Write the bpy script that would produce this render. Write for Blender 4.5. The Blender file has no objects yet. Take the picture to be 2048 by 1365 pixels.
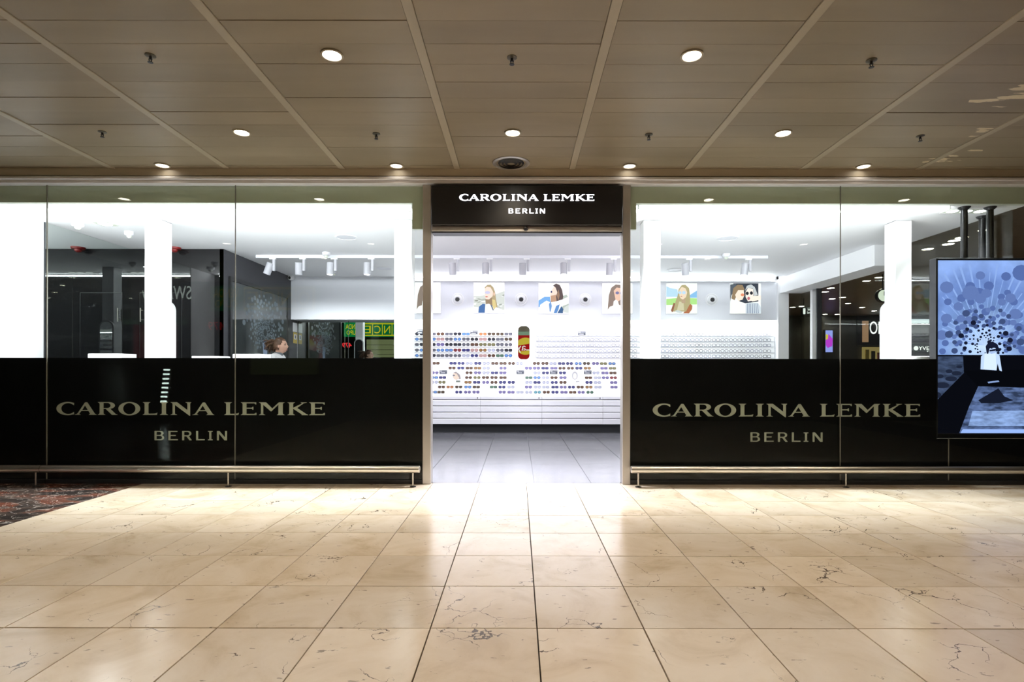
import bpy, bmesh, math, random
from math import sin, cos, pi, radians as R
from mathutils import Vector, Matrix
random.seed(7)
S = bpy.context.scene
C = S.collection

# ------------------------------------------------------------------ camera, exposure, world
F, CX, CY, H = 1094.0, 1036.0, 741.0, 1.21          # focal length and principal point in the 2048x1365 frame, eye height
cam = bpy.data.cameras.new('camera'); cam.sensor_width = 36; cam.lens = 36 * F / 2048
cam.shift_x = (1024 - CX) / 2048; cam.shift_y = (CY - 682.5) / 2048
cam.clip_start = 0.02; cam.clip_end = 200
camo = bpy.data.objects.new('camera', cam); C.objects.link(camo)
camo.location = (0, 0, H); camo.rotation_euler = (pi / 2, R(-0.08), 0)
S.camera = camo
S.view_settings.view_transform = 'Standard'; S.view_settings.look = 'None'
S.view_settings.gamma = 1; S.view_settings.use_curve_mapping = False
S.view_settings.exposure = 0.35
S.cycles.max_bounces = 7; S.cycles.diffuse_bounces = 4; S.cycles.glossy_bounces = 3
S.cycles.transparent_max_bounces = 14; S.cycles.sample_clamp_indirect = 8; S.cycles.caustics_reflective = False
S.cycles.use_adaptive_sampling = True; S.cycles.adaptive_threshold = 0.1; S.cycles.light_sampling_threshold = 0.03
W = bpy.data.worlds.new('world'); S.world = W; W.use_nodes = True
W.node_tree.nodes['Background'].inputs[0].default_value = (0.02, 0.018, 0.015, 1)
W.node_tree.nodes['Background'].inputs[1].default_value = 0.3

WARM = (1.0, 0.83, 0.62); COOL = (0.93, 0.94, 1.0)
P_DOWN = 46.0       # watts of a corridor downlight
P_GRID = 38.0       # watts of a shop ceiling triple lamp
P_SPOT = 66.0       # watts of a track spotlight
P_STRIP = 36.0      # watts of the ledge LED strip
P_ADDED_BENCH = 13.0      # watts per metre of the added, unseen light benches
P_ADDED_STRIP = 24.0       # watts per metre of the added strip and cornice lights

def PX(px, Y): return (px - CX) / F * Y
def PZ(py, Y): return H + (CY - py) / F * Y

# ------------------------------------------------------------------ object helpers
ORIG = {}
class MB:
    def __init__(s): s.v = []; s.f = []; s.m = []; s.cur = 0
    def add(s, vs, fs):
        o = len(s.v); s.v += [tuple(v) for v in vs]
        for f in fs: s.f.append([i + o for i in f]); s.m.append(s.cur)
        return s
    def box(s, x0, x1, y0, y1, z0, z1):
        return s.add([(x0,y0,z0),(x1,y0,z0),(x1,y1,z0),(x0,y1,z0),(x0,y0,z1),(x1,y0,z1),(x1,y1,z1),(x0,y1,z1)],
                     [(0,3,2,1),(4,5,6,7),(0,1,5,4),(1,2,6,5),(2,3,7,6),(3,0,4,7)])
    def bbox(s, x0, x1, y0, y1, z0, z1, b=0.004):
        bm = bmesh.new(); bmesh.ops.create_cube(bm, size=1)
        for v in bm.verts: v.co = Vector((x0 if v.co.x < 0 else x1, y0 if v.co.y < 0 else y1, z0 if v.co.z < 0 else z1))
        bmesh.ops.bevel(bm, geom=bm.edges[:], offset=b, segments=1, affect='EDGES')
        return s.bm(bm)
    def bm(s, bm):
        bm.verts.index_update()
        s.add([v.co[:] for v in bm.verts], [[v.index for v in f.verts] for f in bm.faces]); bm.free(); return s
    def tube(s, p0, p1, r0, r1=None, n=20, caps=True):
        p0, p1 = Vector(p0), Vector(p1); r1 = r0 if r1 is None else r1
        d = (p1 - p0).normalized(); u = d.orthogonal().normalized(); w = d.cross(u)
        a = [p0 + (u * cos(2*pi*i/n) + w * sin(2*pi*i/n)) * r0 for i in range(n)]
        b = [p1 + (u * cos(2*pi*i/n) + w * sin(2*pi*i/n)) * r1 for i in range(n)]
        fs = [(i, (i+1) % n, n + (i+1) % n, n + i) for i in range(n)]
        if caps: fs += [tuple(reversed(range(n))), tuple(range(n, 2*n))]
        return s.add(a + b, fs)
    def lathe(s, prof, c, axis=(0,0,1), n=24, close=False):
        # prof: list of (radius, offset along axis)
        c = Vector(c); d = Vector(axis).normalized(); u = d.orthogonal().normalized(); w = d.cross(u)
        vs = []; k = len(prof)
        for i in range(n):
            e = u * cos(2*pi*i/n) + w * sin(2*pi*i/n)
            for r, h in prof: vs.append(c + e * r + d * h)
        fs = []
        for i in range(n):
            j = (i + 1) % n
            for q in range(k - 1): fs.append((i*k+q, j*k+q, j*k+q+1, i*k+q+1))
            if close: fs.append((i*k+k-1, j*k+k-1, j*k, i*k))
        if not close:
            if prof[0][0] > 1e-6: fs.append(tuple(i*k for i in reversed(range(n))))
            if prof[-1][0] > 1e-6: fs.append(tuple(i*k+k-1 for i in range(n)))
        return s.add(vs, fs)
    def poly(s, pts, y0, y1):
        """outline in the XZ plane (list of (x,z)) given a thickness from y0 (front) to y1"""
        n = len(pts)
        a = sum(pts[i][0]*pts[(i+1)%n][1] - pts[(i+1)%n][0]*pts[i][1] for i in range(n))
        if a < 0: pts = list(reversed(pts))
        vs = [(x, y0, z) for x, z in pts] + [(x, y1, z) for x, z in pts]
        fs = [tuple(range(n)), tuple(reversed(range(n, 2*n)))]
        fs += [((i+1) % n, i, n+i, n+(i+1) % n) for i in range(n)]
        return s.add(vs, fs)
    def build(s, name, mat, parent=None, smooth=False, loc=None):
        me = bpy.data.meshes.new(name)
        off = Vector((0,0,0))
        if parent is not None: off = ORIG.get(parent.name, Vector((0,0,0)))
        elif loc is not None: off = Vector(loc)
        me.from_pydata([(v[0]-off.x, v[1]-off.y, v[2]-off.z) for v in s.v], [], s.f)
        mats = mat if isinstance(mat, (list, tuple)) else [mat]
        for m in mats: me.materials.append(m)
        for p, k in zip(me.polygons, s.m): p.material_index = k
        if smooth:
            me.polygons.foreach_set('use_smooth', [True] * len(me.polygons))
            me.set_sharp_from_angle(angle=R(40))
        me.update()
        o = bpy.data.objects.new(name, me); C.objects.link(o)
        if parent is not None: o.parent = parent; ORIG[o.name] = off
        else: o.location = off; ORIG[o.name] = off
        return o

def tag(o, label=None, cat=None, group=None, kind=None):
    if label: o['label'] = label
    if cat: o['category'] = cat
    if group: o['group'] = group
    if kind: o['kind'] = kind
    return o
def thing(name, loc, label, cat, group=None, kind=None):
    o = bpy.data.objects.new(name, None); C.objects.link(o); o.location = loc
    o.empty_display_size = 0.05; ORIG[o.name] = Vector(loc)
    return tag(o, label, cat, group, kind)
def struct(o, label=None, cat=None):
    return tag(o, label, cat, None, 'structure')
def inst(name, mesh, loc, parent=None, rot=None):
    o = bpy.data.objects.new(name, mesh); C.objects.link(o)
    if parent is not None: o.parent = parent; o.location = Vector(loc) - ORIG[parent.name]
    else: o.location = loc
    if rot: o.rotation_euler = rot
    ORIG[o.name] = Vector(loc)
    return o
ORD = ['first','second','third','fourth','fifth','sixth','seventh','eighth','ninth','tenth','eleventh','twelfth','thirteenth',
       'fourteenth','fifteenth','sixteenth','seventeenth','eighteenth','nineteenth','twentieth','twenty-first','twenty-second','twenty-third','twenty-fourth','twenty-fifth','twenty-sixth']

# ------------------------------------------------------------------ material helpers
def mat(name, col, rough=0.5, metal=0.0, emit=0.0, ecol=None, spec=0.5, coat=0.0):
    m = bpy.data.materials.new(name); m.use_nodes = True
    b = m.node_tree.nodes['Principled BSDF']
    b.inputs['Base Color'].default_value = (*col, 1); b.inputs['Roughness'].default_value = rough
    b.inputs['Metallic'].default_value = metal; b.inputs['Specular IOR Level'].default_value = spec
    b.inputs['Coat Weight'].default_value = coat
    if emit: b.inputs['Emission Color'].default_value = (*(ecol or col), 1); b.inputs['Emission Strength'].default_value = emit
    return m
def noisy(m, scale, amount, rough_amt=0.0, stretch=None):
    """gentle procedural variation of colour and gloss on a plain material"""
    nt = m.node_tree; b = nt.nodes['Principled BSDF']; N = nt.nodes.new
    g = N('ShaderNodeNewGeometry'); mp = N('ShaderNodeMapping'); nt.links.new(g.outputs['Position'], mp.inputs[0])
    if stretch: mp.inputs['Scale'].default_value = stretch
    t = N('ShaderNodeTexNoise'); t.inputs['Scale'].default_value = scale; t.inputs['Detail'].default_value = 5
    nt.links.new(mp.outputs[0], t.inputs['Vector'])
    c = b.inputs['Base Color'].default_value[:]
    mr = N('ShaderNodeMapRange'); mr.inputs['To Min'].default_value = 1 - amount; mr.inputs['To Max'].default_value = 1 + amount
    nt.links.new(t.outputs['Fac'], mr.inputs['Value'])
    mx = N('ShaderNodeMix'); mx.data_type = 'RGBA'; mx.blend_type = 'MULTIPLY'; mx.inputs['Factor'].default_value = 1
    mx.inputs['A'].default_value = c; nt.links.new(mr.outputs[0], mx.inputs['B']); nt.links.new(mx.outputs['Result'], b.inputs['Base Color'])
    if rough_amt:
        r0 = b.inputs['Roughness'].default_value
        m2 = N('ShaderNodeMapRange'); m2.inputs['To Min'].default_value = max(0, r0 - rough_amt); m2.inputs['To Max'].default_value = r0 + rough_amt
        nt.links.new(t.outputs['Fac'], m2.inputs['Value']); nt.links.new(m2.outputs[0], b.inputs['Roughness'])
    return m
def emis(name, col, st, sample='NONE'):
    m = bpy.data.materials.new(name); m.use_nodes = True; nt = m.node_tree; m.cycles.emission_sampling = sample
    nt.nodes.remove(nt.nodes['Principled BSDF']); e = nt.nodes.new('ShaderNodeEmission')
    e.inputs[0].default_value = (*col, 1); e.inputs[1].default_value = st
    nt.links.new(e.outputs[0], nt.nodes['Material Output'].inputs[0]); return m
def glass(name, tint=(0.95, 0.985, 0.96), f0=0.035, boost=1.0):
    m = bpy.data.materials.new(name); m.use_nodes = True; nt = m.node_tree; N = nt.nodes.new
    nt.nodes.remove(nt.nodes['Principled BSDF'])
    lw = N('ShaderNodeLayerWeight'); lw.inputs['Blend'].default_value = 0.5
    pw = N('ShaderNodeMath'); pw.operation = 'POWER'; pw.inputs[1].default_value = 5; nt.links.new(lw.outputs['Facing'], pw.inputs[0])
    mr = N('ShaderNodeMapRange'); mr.inputs['To Min'].default_value = f0; mr.inputs['To Max'].default_value = 0.9 * boost
    nt.links.new(pw.outputs[0], mr.inputs['Value'])
    t = N('ShaderNodeBsdfTransparent'); t.inputs[0].default_value = (*tint, 1)
    g = N('ShaderNodeBsdfGlossy'); g.inputs['Roughness'].default_value = 0.0
    mx = N('ShaderNodeMixShader'); nt.links.new(mr.outputs[0], mx.inputs[0]); nt.links.new(t.outputs[0], mx.inputs[1]); nt.links.new(g.outputs[0], mx.inputs[2])
    nt.links.new(mx.outputs[0], nt.nodes['Material Output'].inputs[0]); return m

def mat_marble():
    m = bpy.data.materials.new('cream_marble'); m.use_nodes = True; nt = m.node_tree; N = nt.nodes.new; L = nt.links.new
    b = nt.nodes['Principled BSDF']
    g = N('ShaderNodeNewGeometry'); oi = N('ShaderNodeObjectInfo')
    sc = N('ShaderNodeMath'); sc.operation = 'MULTIPLY'; sc.inputs[1].default_value = 37; L(oi.outputs['Random'], sc.inputs[0])
    cb = N('ShaderNodeCombineXYZ'); L(sc.outputs[0], cb.inputs[2])
    ad = N('ShaderNodeVectorMath'); ad.operation = 'ADD'; L(g.outputs['Position'], ad.inputs[0]); L(cb.outputs[0], ad.inputs[1])
    n1 = N('ShaderNodeTexNoise'); n1.inputs['Scale'].default_value = 2.6; n1.inputs['Detail'].default_value = 7; n1.inputs['Roughness'].default_value = 0.62; n1.inputs['Distortion'].default_value = 0.7
    L(ad.outputs[0], n1.inputs['Vector'])
    cr = N('ShaderNodeValToRGB'); e = cr.color_ramp.elements
    e[0].position = 0.30; e[0].color = (0.57, 0.46, 0.325, 1); e[1].position = 0.62; e[1].color = (0.74, 0.645, 0.53, 1)
    q = e.new(0.46); q.color = (0.69, 0.585, 0.455, 1)
    L(n1.outputs['Fac'], cr.inputs[0])
    # every tile a little lighter or darker
    mr = N('ShaderNodeMapRange'); mr.inputs['To Min'].default_value = 0.91; mr.inputs['To Max'].default_value = 1.06; L(oi.outputs['Random'], mr.inputs['Value'])
    m1 = N('ShaderNodeMix'); m1.data_type = 'RGBA'; m1.blend_type = 'MULTIPLY'; m1.inputs['Factor'].default_value = 1
    L(cr.outputs[0], m1.inputs['A']); L(mr.outputs[0], m1.inputs['B'])
    # cracks: distorted voronoi edges kept only in patches
    n2 = N('ShaderNodeTexNoise'); n2.inputs['Scale'].default_value = 6; n2.inputs['Detail'].default_value = 6; L(ad.outputs[0], n2.inputs['Vector'])
    mv = N('ShaderNodeMix'); mv.data_type = 'VECTOR'; mv.inputs['Factor'].default_value = 0.22; L(ad.outputs[0], mv.inputs['A']); L(n2.outputs['Color'], mv.inputs['B'])
    vo = N('ShaderNodeTexVoronoi'); vo.feature = 'DISTANCE_TO_EDGE'; vo.inputs['Scale'].default_value = 4.2; L(mv.outputs['Result'], vo.inputs['Vector'])
    n3 = N('ShaderNodeTexNoise'); n3.inputs['Scale'].default_value = 3.1; n3.inputs['Detail'].default_value = 3
    of = N('ShaderNodeVectorMath'); of.operation = 'ADD'; of.inputs[1].default_value = (11, 5, 3); L(ad.outputs[0], of.inputs[0]); L(of.outputs[0], n3.inputs['Vector'])
    w = N('ShaderNodeMapRange'); w.inputs['From Min'].default_value = 0.54; w.inputs['From Max'].default_value = 0.72; w.inputs['To Max'].default_value = 0.011; L(n3.outputs['Fac'], w.inputs['Value'])
    lt = N('ShaderNodeMath'); lt.operation = 'LESS_THAN'; L(vo.outputs['Distance'], lt.inputs[0]); L(w.outputs[0], lt.inputs[1])
    m2 = N('ShaderNodeMix'); m2.data_type = 'RGBA'; L(lt.outputs[0], m2.inputs['Factor']); L(m1.outputs['Result'], m2.inputs['A']); m2.inputs['B'].default_value = (0.13, 0.10, 0.08, 1)
    # small dark pits and fine streaks
    n4 = N('ShaderNodeTexNoise'); n4.inputs['Scale'].default_value = 16; n4.inputs['Detail'].default_value = 4
    mp = N('ShaderNodeMapping'); mp.inputs['Scale'].default_value = (1, 2.4, 1); L(ad.outputs[0], mp.inputs[0]); L(mp.outputs[0], n4.inputs['Vector'])
    th = N('ShaderNodeMapRange'); th.inputs['From Min'].default_value = 0.685; th.inputs['From Max'].default_value = 0.72; L(n4.outputs['Fac'], th.inputs['Value'])
    pk = N('ShaderNodeMath'); pk.operation = 'MULTIPLY'; pk.inputs[1].default_value = 0.75; L(th.outputs[0], pk.inputs[0])
    m3 = N('ShaderNodeMix'); m3.data_type = 'RGBA'; L(pk.outputs[0], m3.inputs['Factor']); L(m2.outputs['Result'], m3.inputs['A']); m3.inputs['B'].default_value = (0.20, 0.16, 0.13, 1)
    L(m3.outputs['Result'], b.inputs['Base Color'])
    rr = N('ShaderNodeMapRange'); rr.inputs['To Min'].default_value = 0.13; rr.inputs['To Max'].default_value = 0.26; L(n1.outputs['Fac'], rr.inputs['Value']); L(rr.outputs[0], b.inputs['Roughness'])
    b.inputs['Specular IOR Level'].default_value = 0.5
    bp = N('ShaderNodeBump'); bp.inputs['Strength'].default_value = 0.25; bp.inputs['Distance'].default_value = 0.002; bp.invert = True
    L(lt.outputs[0], bp.inputs['Height']); L(bp.outputs[0], b.inputs['Normal'])
    return m

def mat_red_marble():
    m = bpy.data.materials.new('red_marble'); m.use_nodes = True; nt = m.node_tree; N = nt.nodes.new; L = nt.links.new
    b = nt.nodes['Principled BSDF']; g = N('ShaderNodeNewGeometry')
    mp = N('ShaderNodeMapping'); mp.inputs['Scale'].default_value = (1.0, 1.5, 1); mp.inputs['Rotation'].default_value = (0, 0, 0.5); L(g.outputs['Position'], mp.inputs[0])
    n1 = N('ShaderNodeTexNoise'); n1.inputs['Scale'].default_value = 2.2; n1.inputs['Detail'].default_value = 5; n1.inputs['Distortion'].default_value = 1.2; L(mp.outputs[0], n1.inputs['Vector'])
    cr = N('ShaderNodeValToRGB'); e = cr.color_ramp.elements; cr.color_ramp.interpolation = 'EASE'
    e[0].position = 0.36; e[0].color = (0.035, 0.028, 0.026, 1); e[1].position = 0.70; e[1].color = (0.36, 0.30, 0.22, 1)
    for p, c in ((0.46, (0.085, 0.06, 0.05)), (0.53, (0.16, 0.05, 0.03)), (0.60, (0.13, 0.055, 0.04))):
        q = e.new(p); q.color = (*c, 1)
    L(n1.outputs['Fac'], cr.inputs[0])
    n2 = N('ShaderNodeTexNoise'); n2.inputs['Scale'].default_value = 3; n2.inputs['Detail'].default_value = 8; n2.inputs['Distortion'].default_value = 2.2; L(mp.outputs[0], n2.inputs['Vector'])
    s = N('ShaderNodeMath'); s.operation = 'SUBTRACT'; s.inputs[1].default_value = 0.5; L(n2.outputs['Fac'], s.inputs[0])
    a = N('ShaderNodeMath'); a.operation = 'ABSOLUTE'; L(s.outputs[0], a.inputs[0])
    r = N('ShaderNodeMapRange'); r.inputs['From Min'].default_value = 0.012; r.inputs['From Max'].default_value = 0.0; L(a.outputs[0], r.inputs['Value'])
    mx = N('ShaderNodeMix'); mx.data_type = 'RGBA'; L(r.outputs[0], mx.inputs['Factor']); L(cr.outputs[0], mx.inputs['A']); mx.inputs['B'].default_value = (0.5, 0.46, 0.42, 1)
    L(mx.outputs['Result'], b.inputs['Base Color']); b.inputs['Roughness'].default_value = 0.2
    return m

def mat_ceiling():
    m = bpy.data.materials.new('ceiling_enamel'); m.use_nodes = True; nt = m.node_tree; N = nt.nodes.new; L = nt.links.new
    b = nt.nodes['Principled BSDF']; g = N('ShaderNodeNewGeometry'); oi = N('ShaderNodeObjectInfo')
    mp = N('ShaderNodeMapping'); mp.inputs['Scale'].default_value = (0.5, 2.5, 1); L(g.outputs['Position'], mp.inputs[0])
    n1 = N('ShaderNodeTexNoise'); n1.inputs['Scale'].default_value = 1.6; n1.inputs['Detail'].default_value = 5; L(mp.outputs[0], n1.inputs['Vector'])
    cr = N('ShaderNodeValToRGB'); e = cr.color_ramp.elements
    e[0].position = 0.3; e[0].color = (0.225, 0.182, 0.118, 1); e[1].position = 0.7; e[1].color = (0.275, 0.223, 0.148, 1); L(n1.outputs['Fac'], cr.inputs[0])
    mr = N('ShaderNodeMapRange'); mr.inputs['To Min'].default_value = 0.93; mr.inputs['To Max'].default_value = 1.05; L(oi.outputs['Random'], mr.inputs['Value'])
    m1 = N('ShaderNodeMix'); m1.data_type = 'RGBA'; m1.blend_type = 'MULTIPLY'; m1.inputs['Factor'].default_value = 1; L(cr.outputs[0], m1.inputs['A']); L(mr.outputs[0], m1.inputs['B'])
    # peeled patches of paint over at the right
    n2 = N('ShaderNodeTexNoise'); n2.inputs['Scale'].default_value = 5; n2.inputs['Detail'].default_value = 7; L(mp.outputs[0], n2.inputs['Vector'])
    acc = None
    for (px, py, s) in ((2025, 185, 0.30), (1900, 312, 0.28), (1960, 262, 0.13), (1840, 330, 0.12)):
        Y = 2.1156 * F / (CY - py); d = N('ShaderNodeVectorMath'); d.operation = 'DISTANCE'; d.inputs[1].default_value = (PX(px, Y), Y, 3.326); L(g.outputs['Position'], d.inputs[0])
        r = N('ShaderNodeMapRange'); r.inputs['From Min'].default_value = 0; r.inputs['From Max'].default_value = s; r.inputs['To Min'].default_value = 0.16; r.inputs['To Max'].default_value = 0; L(d.outputs['Value'], r.inputs['Value'])
        if acc is None: acc = r.outputs[0]
        else:
            q = N('ShaderNodeMath'); q.operation = 'MAXIMUM'; L(acc, q.inputs[0]); L(r.outputs[0], q.inputs[1]); acc = q.outputs[0]
    sm = N('ShaderNodeMath'); sm.operation = 'ADD'; L(acc, sm.inputs[0]); L(n2.outputs['Fac'], sm.inputs[1])
    th = N('ShaderNodeMapRange'); th.inputs['From Min'].default_value = 0.65; th.inputs['From Max'].default_value = 0.66; L(sm.outputs[0], th.inputs['Value'])
    gt = N('ShaderNodeMath'); gt.operation = 'GREATER_THAN'; gt.inputs[1].default_value = 0.02; L(acc, gt.inputs[0])
    mu = N('ShaderNodeMath'); mu.operation = 'MULTIPLY'; L(th.outputs[0], mu.inputs[0]); L(gt.outputs[0], mu.inputs[1])
    m2 = N('ShaderNodeMix'); m2.data_type = 'RGBA'; L(mu.outputs[0], m2.inputs['Factor']); L(m1.outputs['Result'], m2.inputs['A']); m2.inputs['B'].default_value = (0.62, 0.52, 0.34, 1)
    L(m2.outputs['Result'], b.inputs['Base Color'])
    b.inputs['Roughness'].default_value = 0.42; b.inputs['Specular IOR Level'].default_value = 0.35
    return m

M = {}
M['marble'] = mat_marble(); M['red_marble'] = mat_red_marble(); M['ceil'] = mat_ceiling()
M['grout'] = mat('grout', (0.03, 0.024, 0.02), 0.8)
M['gap'] = mat('ceiling_gap', (0.10, 0.088, 0.07), 0.9)
M['bar'] = noisy(mat('ceiling_bar', (0.35, 0.295, 0.205), 0.45), 2, 0.06)
M['alu'] = noisy(mat('brushed_aluminium', (0.56, 0.53, 0.49), 0.38, 0.85), 3, 0.06, 0.05, (1, 1, 0.1))
M['steel'] = noisy(mat('satin_steel', (0.60, 0.56, 0.50), 0.30, 0.95), 4, 0.06, 0.06, (0.2, 1, 1))
M['sign_black'] = mat('sign_black', (0.006, 0.006, 0.008), 0.35)
M['film'] = mat('black_film', (0.002, 0.002, 0.003), 0.6, spec=0.1)
M['letter'] = mat('beige_vinyl', (0.40, 0.39, 0.335), 0.6)
M['lit_letter'] = emis('lit_letter', (1.0, 0.97, 1.0), 3.0)
M['glass'] = glass('shop_glass', f0=0.016)
M['glass_side'] = glass('side_glass', (0.90, 0.93, 0.90), 0.05)
M['head_alu'] = noisy(mat('pale_anodised_head', (0.82, 0.81, 0.84), 0.25, 0.0), 3, 0.05, 0.04, (0.1, 1, 1))
M['glass_door'] = glass('side_door_glass', (0.93, 0.95, 0.93), 0.004, 0.1)
M['white'] = noisy(mat('white_paint', (0.88, 0.88, 0.90), 0.55), 1.5, 0.015)
M['ceiling_white'] = noisy(mat('ceiling_white', (0.93, 0.93, 0.945), 0.7), 1.5, 0.01)
M['spot_white'] = mat('spot_enamel', (0.55, 0.55, 0.60), 0.35)
M['white_gloss'] = noisy(mat('white_lacquer', (0.85, 0.85, 0.88), 0.25), 2, 0.01)
M['drawer'] = noisy(mat('pale_drawer_front', (0.80, 0.80, 0.84), 0.3), 2, 0.01)
M['lavender'] = noisy(mat('pale_grey_panel', (0.78, 0.79, 0.84), 0.5), 1.5, 0.02)
M['fascia'] = noisy(mat('grey_green_board', (0.68, 0.72, 0.62), 0.6), 2, 0.04)
M['joint'] = mat('silicone_joint', (0.20, 0.19, 0.16), 0.4)
M['black_glass'] = noisy(mat('black_glass_wall', (0.012, 0.012, 0.013), 0.02, spec=0.5), 2, 0.1)
M['dark_grey'] = noisy(mat('dark_grey_wall', (0.04, 0.04, 0.05), 0.5), 2, 0.06)
M['mirror'] = mat('mirror', (0.80, 0.86, 0.84), 0.0, 1.0)
M['mirror_dim'] = mat('back_mirror', (0.55, 0.60, 0.57), 0.0, 1.0)
M['black'] = mat('black_plastic', (0.01, 0.01, 0.012), 0.4)
M['black_metal'] = noisy(mat('black_pipe', (0.012, 0.012, 0.013), 0.35, 0.0), 3, 0.1)
M['red'] = mat('red_plastic', (0.22, 0.01, 0.01), 0.4)
M['lamp'] = emis('lamp_glow', (1.0, 0.93, 0.80), 40)
M['shop_lamp'] = emis('shop_lamp_glow', (1.0, 1.0, 1.0), 9)
M['added_upstand'] = noisy(mat('added_beige_upstand', (0.58, 0.50, 0.38), 0.5), 2, 0.05)
M['lamp_dim'] = emis('dim_lamp_glow', (1.0, 0.93, 0.80), 4)
M['opal'] = emis('added_opal_glow', (1, 1, 1), 1.1)  # glow of the added strip lights and benches
M['brass'] = mat('dull_brass', (0.10, 0.085, 0.06), 0.4, 0.7)
M['shop_tile'] = noisy(mat('grey_stone_tile', (0.13, 0.13, 0.145), 0.20), 3, 0.12, 0.05)
M['shop_grout'] = mat('pale_grout', (0.3, 0.3, 0.32), 0.8)
M['kick'] = mat('charcoal_kick_board', (0.02, 0.022, 0.026), 0.5)
M['backlit'] = mat('backlit_acrylic', (0.85, 0.85, 0.87), 0.35, emit=0.25, ecol=(1, 1, 1))
M['backlit_low'] = mat('backlit_table', (0.85, 0.85, 0.87), 0.35, emit=0.4, ecol=(1, 1, 1))
M['ledge'] = mat('ledge_acrylic', (0.80, 0.82, 0.90), 0.2)
M['strip'] = emis('led_strip', (1, 1, 1), 2.5, 'AUTO')
M['tagplate'] = mat('slate_plaque', (0.07, 0.08, 0.11), 0.4)
M['tagtext'] = mat('plaque_print', (0.7, 0.7, 0.75), 0.5)
M['dark_wall'] = noisy(mat('dark_shopfront', (0.035, 0.033, 0.03), 0.3), 1.2, 0.2)

# ------------------------------------------------------------------ dimensions
G = 5.81             # facade glass
ZC = 3.326           # corridor ceiling
ZS = 3.00            # shop ceiling
XL, XR = -5.74, 5.47 # shop side walls
YB = 10.78           # shop back wall

# ------------------------------------------------------------------ corridor floor
fl = MB().box(-9, 9, -1.6, 5.90, -0.12, -0.012).build('floor', M['grout']); struct(fl)
def tile_mesh(name, w, d, h=0.012, c=0.001, g=0.006, mt=None):
    x, y = w/2 - g/2, d/2 - g/2
    v = []
    for z, k in ((-h, 0), (-c, 0), (0, c)):
        v += [(-x+k,-y+k,z),(x-k,-y+k,z),(x-k,y-k,z),(-x+k,y-k,z)]
    f = [(8,9,10,11)]
    for r in (0, 4):
        for i in range(4): f.append((r+i, r+(i+1)%4, r+4+(i+1)%4, r+4+i))
    me = bpy.data.meshes.new(name); me.from_pydata(v, [], f); me.materials.append(mt); return me
TY = [2.563 + 0.4997*k for k in range(-3, 7)]; TX = [-3.98] + [0.091 + 0.5*k for k in range(-7, 15)]
meshes = {}
for j in range(len(TY)):
    y0 = TY[j]; y1 = TY[j+1] if j + 1 < len(TY) else 5.86
    for i in range(len(TX) - 1):
        w, d = TX[i+1] - TX[i], y1 - y0; k = (round(w, 3), round(d, 3))
        if k not in meshes: meshes[k] = tile_mesh('floor_tile', w, d, mt=M['marble'])
        inst('tile', meshes[k], ((TX[i]+TX[i+1])/2, (y0+y1)/2, random.uniform(-0.0006, 0.0006)), fl, (random.uniform(-0.0009, 0.0009), random.uniform(-0.0009, 0.0009), 0))
rest = MB()
yy = TY[0]
while yy > -1.55:
    for i in range(len(TX) - 1): rest.box(TX[i]+0.0015, TX[i+1]-0.0015, yy-0.5+0.0015, yy-0.0015, -0.011, 0)
    yy -= 0.5
tag(rest.build('tile_paving', M['marble'], fl), kind='stuff')
rm = MB()
rm.box(-9, -3.982, -1.6, 5.86, -0.011, 0.0); rm.build('marble_border', M['red_marble'], fl)

# ------------------------------------------------------------------ corridor ceiling
ce = MB().box(-9, 9, -1.6, 6.5, ZC + 0.02, ZC + 0.12).build('ceiling', M['gap']); struct(ce)
BX = [-0.642 + 1.207*k for k in range(-6, 8)]; BW = 0.063
CYs = [3.311 + 0.235*k for k in range(-5, 13)]
pm = bpy.data.meshes.new('ceiling_panel')
def panel_mesh(w, d):
    x, y, t, c = w/2, d/2, 0.015, 0.0015
    v = []
    for z, k in ((t, 0), (c, 0), (0, c)): v += [(-x+k,-y+k,z),(x-k,-y+k,z),(x-k,y-k,z),(-x+k,y-k,z)]
    f = [(11,10,9,8)]
    for r in (0, 4):
        for i in range(4): f.append((r+i, r+4+i, r+4+(i+1)%4, r+(i+1)%4))
    pm.from_pydata(v, [], f); pm.materials.append(M['ceil'])
panel_mesh(1.207 - BW - 0.004, 0.235 - 0.0014)
for i in range(1, len(BX) - 2):
    for j in range(len(CYs) - 1):
        inst('panel', pm, ((BX[i]+BX[i+1])/2, (CYs[j]+CYs[j+1])/2, ZC + random.choice((0, 0, 0, 0.0015, 0.003))), ce, (random.uniform(-0.004, 0.004), random.uniform(-0.0012, 0.0012), 0))
for x in BX: MB().bbox(x-BW/2, x+BW/2, -1.6, 6.45, ZC-0.006, ZC+0.02, 0.003).build('bar', M['bar'], ce)
rest = MB(); y = CYs[0]
while y > -1.5:
    for i in range(len(BX) - 1): rest.box(BX[i]+BW/2+0.003, BX[i+1]-BW/2-0.003, y-0.235+0.0015, y-0.0015, ZC, ZC+0.015)
    y -= 0.235
tag(rest.build('panel_field', M['ceil'], ce), kind='stuff')

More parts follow.
